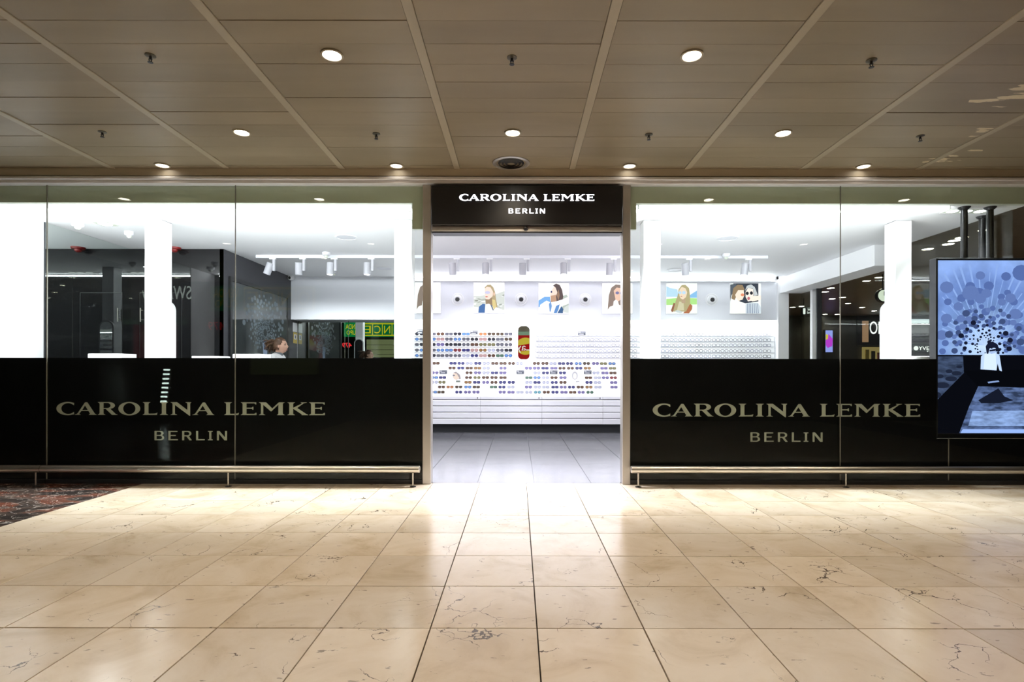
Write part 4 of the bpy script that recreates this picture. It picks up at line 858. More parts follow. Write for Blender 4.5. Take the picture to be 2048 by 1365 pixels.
# small dark plaques and picture cards
def plaque(px, py, w, h, Y, label, tilt=0.0):
    x, z = PX(px, Y), PZ(py, Y); a, b = w/2*Y/F, h/2*Y/F
    t = thing('display_plaque', (x, Y, z-b), label, 'plaque', 'small dark plaques')
    MB().box(x-a, x+a, Y-0.006, Y, z-b, z+b).build('plate', M['tagplate'], t)
    MB().box(x-a*0.85, x-a*0.3, Y-0.0068, Y-0.0061, z+b*0.25, z+b*0.75).box(x-a*0.2, x+a*0.85, Y-0.0068, Y-0.0061, z+b*0.45, z+b*0.6).box(x-a*0.7, x+a*0.5, Y-0.0068, Y-0.0061, z-b*0.6, z-b*0.2).build('printed_lines', M['tagtext'], t)
plaque(947.8, 665.8, 15, 8, YS-0.075, 'slate plaque on top ledge among sunglasses')
plaque(840.5, 664.5, 12, 9, YS-0.075, 'slate plaque on top ledge beside the left door post')
plaque(1163.5, 666.9, 15, 8, YS-0.075, 'slate plaque on top ledge among spectacle frames')
for px, l in ((886.6, 'slate plaque on the slanted display at far left'), (1040.5, 'slate plaque on the slanted display below the pill mirror'), (1107.4, 'slate plaque on the slanted display right of the pill mirror'), (1175.5, 'slate plaque on the slanted display at far right')):
    plaque(px, 744.8, 15, 7.5, slant_y(PZ(745, 10.58)) - 0.02, l)
def card(px, py, w, h, label, shapes):
    Y = slant_y(PZ(py, 10.57)) - 0.035; x, z = PX(px, Y), PZ(py, Y); a, b = w/2*Y/F, h/2*Y/F
    t = thing('picture_card', (x, Y, z-b), label, 'picture card', 'picture cards')
    MB().box(x-a, x+a, Y-0.003, Y, z-b, z+b).build('card', M['white'], t)
    for k, (nm, col, pts) in enumerate(shapes):
        MB().poly([(x-a+2*a*u, z-b+2*b*v) for u, v in pts], Y-0.0036-0.0005*k, Y-0.0031-0.0005*k).build(nm, mat('card_print', srgb(*col), 0.6), t)
card(911, 754.5, 24, 24, 'square picture card of woman in sunglasses on the slanted display', [('printed_hair', (150,140,140), [(0.3,0.85),(0.55,0.92),(0.85,0.7),(0.95,0.35),(0.8,0.3),(0.6,0.75)]), ('printed_face', (226,206,186), [(0.3,0.8),(0.6,0.78),(0.82,0.4),(0.6,0.25),(0.4,0.3),(0.28,0.5)]), ('printed_glasses', (110,110,120), ell(0.36,0.63,0.1,0.06,10)), ('printed_logo', (120,130,120), [(0.55,0.06),(0.9,0.06),(0.9,0.2),(0.55,0.2)])])
card(1149.6, 754.5, 22, 24, 'square picture card of round face on the slanted display', [('printed_hair', (186,186,192), ell(0.5,0.62,0.26,0.33,20)), ('printed_face', (238,234,228), ell(0.5,0.58,0.18,0.25,20)), ('printed_logo', (160,160,165), [(0.6,0.08),(0.9,0.12),(0.9,0.16),(0.6,0.14)])])

# ------------------------------------------------------------------ video screen behind the right window
YV = 5.93
vx0, vx1, vz0, vz1 = PX(1872, YV), 5.62, PZ(876, YV), PZ(515, YV)
t = thing('video_screen', ((vx0+vx1)/2, YV+0.05, ZS), 'tall black-framed video screen hanging behind the right window', 'screen')
b = 0.022
MB().bbox(vx0, vx0+b, YV, YV+0.10, vz0, vz1, 0.003).bbox(vx1-b, vx1, YV, YV+0.10, vz0, vz1, 0.003).bbox(vx0+b, vx1-b, YV, YV+0.10, vz1-b, vz1, 0.003).bbox(vx0+b, vx1-b, YV, YV+0.10, vz0, vz0+0.05, 0.003).build('bezel', M['black'], t)
MB().box(vx0+0.005, vx1-0.005, YV+0.04, YV+0.10, vz0+0.005, vz1-0.005).build('housing', M['black'], t)
for px, y in ((1928, 5.98), (1979.5, 5.98)):
    x = PX(px, y)
    p = MB().tube((x, y, vz1-0.02), (x, y, ZS), 0.033, n=24).build('hanging_pipe', M['black_metal'], t, True)
    MB().lathe([(0.06, 0), (0.055, -0.012), (0.034, -0.03)], (x, y, ZS), n=28).build('flange', M['black_metal'], p, True)
for px, py in ((1964, 432),):
    y = (ZS-H)*F/(CY-py); x = PX(px, y)
    p = MB().tube((x, y, 1.9), (x, y, ZS), 0.033, n=24).build('hanging_pipe', M['black_metal'], t, True)
    MB().lathe([(0.06, 0), (0.055, -0.012), (0.034, -0.03)], (x, y, ZS), n=28).build('flange', M['black_metal'], p, True)
    MB().box(x-0.05, x+0.05, YV+0.1, y, 1.9, 1.98).build('mount_arm', M['black_metal'], t)
ix0, ix1, iz0, iz1 = vx0+b, vx1-b, vz0+0.05, vz1-b
def mat_screen(name, c, st):
    m = bpy.data.materials.new(name); m.use_nodes = True; nt = m.node_tree; N = nt.nodes.new; L = nt.links.new
    nt.nodes.remove(nt.nodes['Principled BSDF'])
    g = N('ShaderNodeNewGeometry'); d = N('ShaderNodeVectorMath'); d.operation = 'DISTANCE'; d.inputs[1].default_value = c; L(g.outputs['Position'], d.inputs[0])
    cr = N('ShaderNodeValToRGB'); e = cr.color_ramp.elements
    e[0].position = 0.0; e[0].color = (*srgb(205, 222, 255), 1); e[1].position = 1.0; e[1].color = (*srgb(150, 178, 245), 1)
    for p, q in ((0.22, (165, 192, 245)), (0.45, (118, 145, 205)), (0.70, (112, 138, 205))): x = e.new(p); x.color = (*srgb(*q), 1)
    L(d.outputs['Value'], cr.inputs[0])
    n = N('ShaderNodeTexNoise'); n.inputs['Scale'].default_value = 4; n.inputs['Detail'].default_value = 3; L(g.outputs['Position'], n.inputs['Vector'])
    r = N('ShaderNodeMapRange'); r.inputs['From Min'].default_value = 0.3; r.inputs['From Max'].default_value = 0.7; r.inputs['To Min'].default_value = 0.72; r.inputs['To Max'].default_value = 1.12; L(n.outputs['Fac'], r.inputs['Value'])
    mu = N('ShaderNodeMath'); mu.operation = 'MULTIPLY'; mu.inputs[1].default_value = st; L(r.outputs[0], mu.inputs[0])
    em = N('ShaderNodeEmission'); L(cr.outputs[0], em.inputs[0]); L(mu.outputs[0], em.inputs[1]); L(em.outputs[0], nt.nodes['Material Output'].inputs[0]); return m
scx, scz = PX(1974, YV), PZ(690, YV)
pic = MB().box(ix0, ix1, YV+0.030, YV+0.036, iz0, iz1).build('screen_picture', mat_screen('screen_image', (scx, YV+0.03, scz), 1.0), t)
yk = [YV + 0.0295]
def enoise(col, lo, hi, scale=9):
    m = ecol(srgb(*col), 1.0).copy(); nt = m.node_tree; N = nt.nodes.new
    g = N('ShaderNodeNewGeometry'); mp = N('ShaderNodeMapping'); mp.inputs['Scale'].default_value = (1, 1, 3); n = N('ShaderNodeTexNoise'); n.inputs['Scale'].default_value = scale; n.inputs['Detail'].default_value = 4
    r = N('ShaderNodeMapRange'); r.inputs['From Min'].default_value = 0.35; r.inputs['From Max'].default_value = 0.65; r.inputs['To Min'].default_value = lo; r.inputs['To Max'].default_value = hi
    nt.links.new(g.outputs['Position'], mp.inputs[0]); nt.links.new(mp.outputs[0], n.inputs['Vector']); nt.links.new(n.outputs['Fac'], r.inputs['Value']); nt.links.new(r.outputs[0], nt.nodes['Emission'].inputs[1]); return m
def flat(nm, pts, col, st=1.0, px=True, nz=None):
    if px: pts = [(min(max(PX(a, YV), ix0), ix1), min(max(PZ(c, YV), iz0), iz1)) for a, c in pts]
    yk[0] -= 0.0006
    return MB().poly(pts, yk[0], yk[0]+0.0004).build(nm, enoise(col, *nz) if nz else ecol(srgb(*col), st), pic)
def dots(nm, cx, cz, rings, inside, col, y, seed, r0=0.075, grow=1.165, per=22, size=0.105, st=1.0, i0=0, i1=99, axis='XZ', par=None, m=None):
    rn = random.Random(seed); mb = MB()
    for i in range(i0, min(rings, i1)):
        r = r0 * grow**i
        for k in range(per):
            a = 2*pi*(k + 0.5*(i % 2) + rn.uniform(-0.2, 0.2))/per; rad = r*(1 + rn.uniform(-0.05, 0.05))
            if rn.random() < 0.22: continue
            x, z = cx + rad*cos(a), cz + rad*sin(a); s = size*r*rn.uniform(0.45, 1.15) + 0.004
            if not inside(x, z, s): continue
            n = 12; pts = [(x + s*1.05*cos(2*pi*q/n), z + s*0.92*sin(2*pi*q/n)) for q in range(n)]
            if axis == 'XZ': mb.add([(u, y, v) for u, v in pts], [tuple(range(n))])
            else: mb.add([(y, u, v) for u, v in pts], [tuple(range(n))])
    o = mb.build(nm, m or ecol(srgb(*col), st), par or pic); o['kind'] = 'stuff'; return o
hz = PZ(709, YV)
ins = lambda x, z, s: x-s > ix0 and x+s < ix1 and z-s > hz and z+s < iz1
rays = MB(); rn_ = random.Random(3)
for k in range(26):
    a_ = R(8 + 164*k/25 + rn_.uniform(-2, 2)); l_ = 3.0; w_ = rn_.uniform(0.004, 0.013)
    for q in range(30, 0, -1):
        if scx + l_*cos(a_)*q/30 < ix1 - 0.05 and scx + l_*cos(a_)*q/30 > ix0 + 0.05 and scz + l_*sin(a_)*q/30 < iz1 - 0.03: l_ = l_*q/30; break
    n_ = Vector((-sin(a_), cos(a_))); e_p = Vector((scx + l_*cos(a_), scz + l_*sin(a_)))
    rays.add([(scx, YV+0.0297, scz), (e_p.x + n_.x*w_*-1, YV+0.0297, e_p.y - n_.y*w_), (e_p.x + n_.x*w_, YV+0.0297, e_p.y + n_.y*w_)], [(0, 1, 2)])
tag(rays.build('printed_rays', ecol(srgb(140, 166, 228)), pic), kind='stuff')
dots('printed_dots', scx, scz, 22, ins, (84, 104, 165), YV+0.02935, 31, i0=5, size=0.10, r0=0.11, grow=1.16, per=17)
dots('printed_dots', scx, scz, 22, ins, (96, 116, 175), YV+0.0292, 12, i0=6, size=0.13, r0=0.10, grow=1.22, per=15)
dots('printed_dots', scx, scz, 22, ins, (62, 76, 120), YV+0.0288, 13, i0=4, i1=8, size=0.085, r0=0.10, grow=1.22, per=19)
dots('printed_dots', scx, scz, 22, ins, (22, 26, 48), YV+0.0284, 14, i0=0, i1=6, size=0.085, r0=0.085, grow=1.26, per=17)
yk[0] = YV + 0.0280
flat('printed_dark_floor', [(1872, 709), (2085, 709), (2085, 872), (1872, 872)], (8, 9, 16))
flat('printed_ramp', [(1873, 712), (1930, 712), (1932, 745), (1873, 802)], (62, 74, 104), nz=(0.5, 1.2))
for (a, c, r1, r2) in ((1902, 742, 7, 4), (1917, 746, 10, 4.5), (1884, 752, 7, 4), (1906, 757, 12, 5), (1888, 770, 14, 6), (1879, 790, 7, 6), (1922, 733, 6, 3)):
    flat('printed_step', ell(a, c, r1, r2, 14), (30, 36, 56))
flat('printed_reflection', [(1942, 812), (1960, 772), (2085, 768), (2085, 866), (1922, 866)], (92, 110, 158), nz=(0.25, 1.1))
flat('printed_reflection', [(1944, 838), (1948, 822), (2085, 820), (2085, 852), (1940, 852)], (136, 160, 214), nz=(0.6, 1.15))
flat('printed_reflection', [(1924, 866), (1929, 858), (2085, 858), (2085, 866)], (150, 176, 240))
flat('printed_shadow', [(1960, 800), (2000, 776), (2012, 792), (2030, 800), (2000, 806), (1966, 806)], (20, 24, 40))
flat('printed_table', [(1930, 740), (2085, 738), (2085, 775), (1958, 772)], (6, 7, 12))
flat('printed_reflection', [(1978, 763), (2000, 760), (2002, 763), (1980, 766)], (130, 150, 200))
flat('printed_torso', [(1964, 738), (1965, 712), (1972, 706), (1982, 703), (1994, 704), (2002, 710), (2007, 742), (2002, 740), (1998, 726), (1996, 740)], (190, 208, 246))
flat('printed_blouse', [(1972, 706), (1994, 706), (1996, 739), (1970, 738)], (214, 226, 255))
flat('printed_hair', [(1976, 706), (1974, 692), (1979, 684), (1988, 682), (1997, 687), (2001, 696), (1998, 700), (1992, 694), (1982, 696), (1979, 707)], (22, 26, 48))
flat('printed_hair', ell(1981, 683, 4, 4, 12), (22, 26, 48))
flat('printed_face', [(1981, 698), (1991, 696), (1994, 700), (1992, 705), (1985, 707), (1981, 704)], (166, 184, 230))
flat('printed_sunglasses', [(1981, 699), (1993, 697), (1993, 701), (1982, 702)], (20, 24, 44))
flat('printed_hair', ell(1999, 699, 5, 3.5, 12), (18, 22, 40))

# framed dim advertising panel on the dark return wall, and notices
ay0, ay1, az0, az1 = 8.24, 10.35, 0.25, 2.62
t = thing('wall_panel', (XI, 9.3, az0), 'large black-framed dim advertising panel on the dark side wall', 'advertising panel')
MB().box(XI, XI+0.03, ay0, ay0+0.06, az0, az1).box(XI, XI+0.03, ay1-0.06, ay1, az0, az1).box(XI, XI+0.03, ay0+0.06, ay1-0.06, az1-0.06, az1).box(XI, XI+0.03, ay0+0.06, ay1-0.06, az0, az0+0.06).build('frame', M['black'], t)
gp = MB().box(XI, XI+0.015, ay0+0.06, ay1-0.06, az0+0.06, az1-0.06).build('glass_sheet', noisy(mat('dim_panel', (0.05, 0.058, 0.06), 0.04), 2.5, 0.5), t)
acz = 1.85
ina = lambda y, z, s: y-s > ay0+0.1 and y+s < ay1-0.1 and z-s > 1.55 and z+s < az1-0.1 and abs(y-9.4) < 0.15 + 0.9*abs(z-1.3)
dots('printed_dots', 9.4, acz, 20, ina, (0, 0, 0), XI+0.0155, 5, axis='YZ', par=gp, m=mat('pale_dot_print', (0.11, 0.14, 0.17), 0.3), r0=0.07, size=0.065, grow=1.13, per=26)
MB().add([(XI+0.0155, 9.33, 1.45), (XI+0.0155, 9.47, 1.45), (XI+0.0155, 9.49, 1.72), (XI+0.0155, 9.31, 1.72)], [(0, 1, 2, 3)]).build('printed_figure', mat('pale_figure_print', (0.22, 0.28, 0.40), 0.3), gp)
t = thing('wall_notice', (XI+0.004, 10.69, 1.6), 'white and yellow notice stickers on dark wall next to mirror', 'notice')
MB().box(XI, XI+0.003, 10.59, 10.79, PZ(665, 10.7), PZ(647, 10.7)).build('white_sheet', M['white'], t)
ys = MB().box(XI, XI+0.003, 10.61, 10.79, PZ(688, 10.7), PZ(666, 10.7)).build('yellow_sheet', mat('yellow_sheet', (0.55, 0.40, 0.06), 0.5), t)
MB().box(XI+0.003, XI+0.0036, 10.64, 10.76, PZ(680, 10.7), PZ(670, 10.7)).build('printed_box', M['white'], ys)
MB().box(XI+0.0036, XI+0.0042, 10.68, 10.72, PZ(678, 10.7), PZ(672, 10.7)).build('printed_pictogram', M['black'], ys)

# ------------------------------------------------------------------ woman walking in the shop
def person():
    px_, py_ = -3.67, 8.35
    t = thing('person', (px_, py_, 0), 'woman in white shirt with brown ponytail walking right behind the film', 'person')
    skin = mat('skin', (0.62, 0.36, 0.26), 0.5); shirt = mat('white_shirt', (0.8, 0.8, 0.82), 0.7); trous = mat('dark_trousers', (0.02, 0.02, 0.03), 0.8)
    hairm = noisy(mat('brown_hair', (0.075, 0.032, 0.014), 0.55), 25, 0.5, stretch=(1, 1, 0.3)); shoe = mat('black_shoe', (0.01, 0.01, 0.01), 0.4)
    # facing +X: joints as (x forward, y left, z)
    J = {}; E = []; Rd = []; V = []
    def j(n, p, r, par=None):
        J[n] = len(V); V.append((px_+p[0], py_+p[1], p[2])); Rd.append(r)
        if par: E.append((J[par], J[n]))
    j('pelvis', (0, 0, 0.92), (0.15, 0.115)); j('waist', (0.0, 0, 1.06), (0.125, 0.095), 'pelvis'); j('chest', (0.01, 0, 1.24), (0.145, 0.11), 'waist'); j('upper', (0.0, 0, 1.385), (0.13, 0.085), 'chest'); j('neck', (0.01, 0, 1.46), (0.052, 0.052), 'upper'); j('skull', (0.03, 0, 1.53), (0.055, 0.055), 'neck')
    for s, n in ((1, 'l'), (-1, 'r')):
        sw = 0.16*s
        j('sho'+n, (0, s*0.165, 1.405), (0.06, 0.058), 'upper'); j('elb'+n, (-sw*0.5-0.02, s*0.215, 1.10), (0.042, 0.042), 'sho'+n); j('wri'+n, (-sw*0.6+0.12, s*0.205, 0.90), (0.027, 0.032), 'elb'+n)
        bx, bz = -sw*0.6+0.12, 0.90
        j('pal'+n, (bx+0.03, s*0.20, bz-0.06), (0.017, 0.036), 'wri'+n)
        for q in range(4):
            o = (q-1.5)*0.018
            j('f%d%s' % (q, n), (bx+0.045+o*0.8, s*0.198, bz-0.105), (0.0085, 0.0085), 'pal'+n); j('g%d%s' % (q, n), (bx+0.052+o*0.8, s*0.188, bz-0.145-0.008*(q in (1, 2))), (0.0075, 0.0075), 'f%d%s' % (q, n))
        j('th'+n, (bx+0.065, s*0.185, bz-0.055), (0.0095, 0.0095), 'wri'+n); j('ti'+n, (bx+0.08, s*0.18, bz-0.09), (0.008, 0.008), 'th'+n)
        j('hip'+n, (0.0, s*0.085, 0.86), (0.095, 0.10), 'pelvis'); j('kne'+n, (sw*0.8+0.03, s*0.09, 0.48), (0.058, 0.06), 'hip'+n); j('ank'+n, (sw*1.25-0.03, s*0.09, 0.085), (0.036, 0.038), 'kne'+n); j('toe'+n, (sw*1.25+0.12, s*0.10, 0.035), (0.03, 0.035), 'ank'+n)
    me = bpy.data.meshes.new('body'); off = ORIG[t.name]
    me.from_pydata([(v[0]-off.x, v[1]-off.y, v[2]-off.z) for v in V], E, [])
    o = bpy.data.objects.new('body', me); C.objects.link(o)
    sk = o.modifiers.new('skin', 'SKIN'); sk.use_smooth_shade = True
    lay = me.skin_vertices[0] if me.skin_vertices else None
    if lay is None:
        bpy.context.view_layer.objects.active = o; bpy.ops.mesh.customdata_skin_add(); lay = me.skin_vertices[0]
    for i, r in enumerate(Rd): lay.data[i].radius = r
    lay.data[0].use_root = True
    sb = o.modifiers.new('sub', 'SUBSURF'); sb.levels = 2; sb.render_levels = 2
    dg = bpy.context.evaluated_depsgraph_get(); dg.update(); bm_ = bpy.data.meshes.new_from_object(o.evaluated_get(dg)); bpy.data.objects.remove(o)
    bm_.name = 'body'; bm_.materials.clear()
    for m_ in (skin, shirt, trous, shoe): bm_.materials.append(m_)
    for p_ in bm_.polygons:
        c = p_.center; z = c.z
        hand = abs(c.y) > 0.15 and z < 0.92 and z > 0.65
        p_.material_index = 3 if z < 0.09 else (0 if hand else (2 if z < 0.95 else (1 if z < 1.462 else 0))); p_.use_smooth = True
    body = bpy.data.objects.new('body', bm_); C.objects.link(body); body.parent = t; ORIG[body.name] = off
    # head: one sphere pushed into a face looking along +X
    hc = Vector((px_+0.045, py_, 1.575)); bm = bmesh.new(); bmesh.ops.create_uvsphere(bm, u_segments=40, v_segments=30, radius=1)
    for v in bm.verts:
        x, y, z = v.co
        X, Yy, Z = x*0.098, y*0.076, z*0.118
        if z < 0: Yy *= 1 + 0.30*z; X = X + 0.018*(-z)*(x > 0)*x; X *= (1 + 0.12*z) if x < 0 else 1
        if x > 0.6:
            n = math.exp(-((y*0.076/0.012)**2 + ((Z+0.008)/0.022)**2)); X += 0.024*n
            X += 0.007*math.exp(-((y/0.26)**2 + ((Z+0.062)/0.012)**2))          # lips
            X += 0.010*math.exp(-((y/0.30)**2 + ((Z+0.100)/0.016)**2))          # chin
            for s in (-1, 1): X -= 0.012*math.exp(-(((y*0.076-s*0.032)/0.015)**2 + ((Z-0.018)/0.013)**2))
        v.co = Vector((X, Yy, Z)) + hc - off
    hm = bpy.data.meshes.new('head'); bm.to_mesh(hm); bm.free(); hm.materials.append(skin)
    for p_ in hm.polygons: p_.use_smooth = True
    ho = bpy.data.objects.new('head', hm); C.objects.link(ho); ho.parent = t; ORIG[ho.name] = off
    for s in (-1, 1):
        MB().lathe([(0.001, -0.011), (0.008, -0.007), (0.011, 0.0), (0.008, 0.007), (0.001, 0.011)], hc + Vector((0.083, s*0.032, 0.016)), axis=(1, 0, 0), n=12).build('eye', mat('eye', (0.03, 0.02, 0.015), 0.2), ho, True)
        MB().bbox(hc.x+0.085, hc.x+0.094, hc.y+s*0.032-0.016, hc.y+s*0.032+0.016, hc.z+0.036, hc.z+0.042, 0.002).build('eyebrow', hairm, ho)
        MB().lathe([(0.001, -0.012), (0.018, -0.008), (0.024, 0.0), (0.018, 0.006), (0.001, 0.003)], hc + Vector((-0.002, s*0.078, -0.005)), axis=(0.2, s, 0), n=14).build('ear', skin, ho, True)
    MB().bbox(hc.x+0.094, hc.x+0.103, hc.y-0.02, hc.y+0.02, hc.z-0.067, hc.z-0.056, 0.003).build('lips', mat('lips', (0.42, 0.12, 0.11), 0.4), ho)
    # hair: cap swept back and a curly ponytail
    bm = bmesh.new(); bmesh.ops.create_uvsphere(bm, u_segments=40, v_segments=28, radius=1)
    for v in bm.verts:
        x, y, z = v.co; r = 1 + 0.03*sin(18*y + 5*x)
        v.co = Vector((x*0.108*r - 0.008, y*0.086*r, z*0.126*r + 0.006)) + hc - off
    cut = [f for f in bm.faces if (f.calc_center_median() + off - hc).x > 0.045 - 0.0 + min(0, ((f.calc_center_median() + off - hc).z - 0.10))*-0.0 and (f.calc_center_median() + off - hc).z < 0.085 or ((f.calc_center_median() + off - hc).z < -0.055) or ((f.calc_center_median() + off - hc).x > 0.0 and (f.calc_center_median() + off - hc).z < 0.02)]
    bmesh.ops.delete(bm, geom=cut, context='FACES')
    bmesh.ops.solidify(bm, geom=bm.faces[:], thickness=0.006)
    me = bpy.data.meshes.new('hair'); bm.to_mesh(me); bm.free(); me.materials.append(hairm)
    for p_ in me.polygons: p_.use_smooth = True
    hr = bpy.data.objects.new('hair', me); C.objects.link(hr); hr.parent = ho; ORIG[hr.name] = off
    rn = random.Random(2); mb = MB()
    for k in range(46):
        a = Vector((-0.10, 0, 0.03)) + hc; p = a + Vector((rn.uniform(-0.05, 0.02), rn.uniform(-0.05, 0.05), rn.uniform(-0.02, 0.06)))
        d = Vector((-0.6+rn.uniform(-.5,.5), rn.uniform(-.8, .8), -0.9+rn.uniform(-.5,.9))).normalized(); r = 0.020
        for q in range(6):
            p2 = p + d*0.024; mb.tube(p, p2, r, max(0.004, r*0.86), 7); p = p2; r = max(0.004, r*0.84); d = (d + Vector((rn.uniform(-.7,.7), rn.uniform(-.7,.7), rn.uniform(-.9,.4)))).normalized()
    mb.build('ponytail', hairm, ho, True)
    MB().lathe([(0.060, -0.02), (0.066, 0.0), (0.060, 0.028), (0.052, 0.03)], (px_+0.012, py_, 1.450), axis=(0.15, 0, 1), n=22).build('collar', mat('grey_collar', (0.18, 0.2, 0.22), 0.8), body, True)
person()

# ------------------------------------------------------------------ text helper
def text_mesh(s, size, thick=0.002, bold=0.0):
    cu = bpy.data.curves.new('t', 'FONT'); cu.body = s; cu.size = size; cu.extrude = thick; cu.offset = bold; cu.align_x = 'LEFT'
    ob = bpy.data.objects.new('t', cu); C.objects.link(ob)
    dg = bpy.context.evaluated_depsgraph_get(); me = bpy.data.meshes.new_from_object(ob.evaluated_get(dg)); bpy.data.objects.remove(ob); return me
def put_text(s, x0, x1, y, z0, z1, m, parent, face=-1, nm='lettering'):
    """text filling x0..x1 and z0..z1; face -1 looks along -Y, +1 along +Y"""
    me = text_mesh(s, 1.0); xs_ = [v.co.x for v in me.vertices]; ys_ = [v.co.y for v in me.vertices]
    a, b, c, d = min(xs_), max(xs_), min(ys_), max(ys_)
    for v in me.vertices:
        u = (v.co.x-a)/(b-a); w_ = (v.co.y-c)/(d-c)
        X = x0 + (x1-x0)*(u if face < 0 else 1-u); v.co = Vector((X, y + face*v.co.z, z0 + (z1-z0)*w_)) - ORIG[parent.name]
    me.name = nm; me.materials.clear(); me.materials.append(m)
    o = bpy.data.objects.new(nm, me); C.objects.link(o); o.parent = parent; ORIG[o.name] = ORIG[parent.name]; return o

# ------------------------------------------------------------------ opposite side of the corridor (seen in mirrors and glass)
YO = -1.5
struct(MB().box(-9, 9, YO-0.15, YO, 0, ZC+0.02).build('wall_opposite', M['dark_wall']))
struct(MB().box(-9.1, -9, YO, 6.5, 0, ZC+0.02).build('wall_corridor_left', M['dark_wall']))
struct(MB().box(-9, XL-0.12, 5.81, 5.95, 0, ZC).build('wall_front_left', M['dark_wall']))
yv = 2*G - YO
sx0, sx1 = (250-CX)/F*yv, (382-CX)/F*yv
t = thing('shop_sign', ((sx0+sx1)/2, YO, 2.8), 'pale lettering sign of the shop opposite, seen mirrored in glass', 'sign')
put_text('SWAROVSKI', sx0, sx1, YO+0.012, PZ(600, yv), PZ(573, yv), emis('dim_sign', (0.75, 0.85, 0.78), 6), t, 1)
t = thing('lottery_kiosk', (-6.1, YO, 0), 'green and yellow lottery kiosk opposite, seen mirrored in the back mirror', 'kiosk')
kx0, kx1 = -7.35, -4.75; kz0, kz1 = 2.62, 3.22
MB().bbox(kx0, kx1, YO, YO+0.06, kz0, kz1, 0.005).build('fascia', emis('green_sign', srgb(20, 130, 70), 0.9), t)
ylw = emis('yellow_sign', srgb(225, 200, 30), 1.0); grn = emis('green_letter', srgb(10, 110, 60), 0.9)
MB().box(-6.55, kx1-0.1, YO+0.06, YO+0.066, kz0+0.03, kz1-0.03).build('yellow_panel', ylw, t)
for k, ch in enumerate('ONCE'):
    a = kx1 - 0.14 - 0.41*(k+1) + 0.0
    q = MB().box(a, a+0.38, YO+0.066, YO+0.07, kz0+0.08, kz1-0.08).build('letter_tile', grn, t)
    put_text(ch, a+0.06, a+0.32, YO+0.074, kz0+0.14, kz1-0.14, ylw, q, 1, 'letter')
put_text('VENDA', kx0+0.08, kx0+0.68, YO+0.068, kz0+0.32, kz1-0.08, ylw, t, 1)
put_text('CUPO', kx0+0.12, kx0+0.64, YO+0.068, kz0+0.08, kz0+0.26, ylw, t, 1)
MB().box(kx0+0.95, kx1-0.05, YO, YO+0.03, 1.75, 2.5).build('lit_shelf_panel', emis('kiosk_glow', srgb(150, 150, 110), 0.55), t)
for k in range(3): MB().box(kx0+0.95, kx1-0.05, YO+0.03, YO+0.08, 1.86+0.2*k, 1.875+0.2*k).build('shelf', M['dark_grey'], t)
MB().box(kx0+0.95, kx1-0.05, YO, YO+0.03, 1.1, 1.68).build('counter_window', emis('kiosk_glow_low', srgb(110, 120, 70), 0.5), t)
dsp = thing('number_display', (-7.25, YO, 2.2), 'small red glowing number display beside the kiosk opposite', 'display')
MB().box(-7.5, -6.95, YO, YO+0.03, 2.1, 2.42).build('case', M['black'], dsp)
put_text('479', -7.42, -7.03, YO+0.036, 2.16, 2.36, emis('red_led', (1.0, 0.03, 0.04), 1.6), dsp, 1, 'digits')
# crisps advertisement seen in the pill mirror
t = thing('snack_poster', (0.25, YO, 1.3), 'red crisps advertisement opposite, seen in the pill mirror', 'poster')
e_ = lambda c, s=0.5: emis('ad_print', srgb(*c), s)
ym = 2*(YS-0.02) - YO; cx0 = (1047-CX)/F*ym
zz = lambda py: PZ(py, ym); xx = lambda px: (px-CX)/F*ym
MB().box(xx(1015), xx(1082), YO+0.002, YO+0.02, 1.0, zz(671)).build('red_board', e_((196, 40, 40)), t)
MB().box(xx(1000), xx(1100), YO+0.002, YO+0.03, zz(671), zz(664)).build('pale_header', e_((150, 180, 150)), t)
MB().poly(ell(xx(1051), zz(693), 0.40, 0.36, 30), YO+0.0205, YO+0.022).build('yellow_ball', e_((232, 206, 70), 0.6), t)
MB().poly([(xx(1020), zz(704)), (xx(1020), zz(694)), (xx(1047), zz(690)), (xx(1078), zz(684)), (xx(1078), zz(699)), (xx(1047), zz(703))], YO+0.0222, YO+0.024).build('red_ribbon', e_((200, 30, 36)), t)
put_text("Lay's", xx(1021), xx(1061), YO+0.026, zz(706), zz(687), e_((245, 240, 230), 0.8), t, 1)
struct(MB().box(-0.9, 1.4, YO, YO+0.004, zz(664), ZC).build('trim_6', mat('pale_soffit', (0.5, 0.52, 0.46), 0.6)))
# striped light column reflected in the left film
t = thing('light_column', (-6.2, YO, 0), 'thin column of stacked lights opposite, mirrored in left film', 'lamp')
yr = yv
for k in range(8):
    z = PZ(741+9*k, yr); x = (334 - 0.9*k - CX)/F*yr
    MB().box(x-0.07, x+0.07, YO+0.01, YO+0.03, z-0.02, z+0.02).build('lamp_bar', emis('bar_glow', (0.8, 0.95, 0.9), 26) if k == 0 else bpy.data.materials['bar_glow'], t)

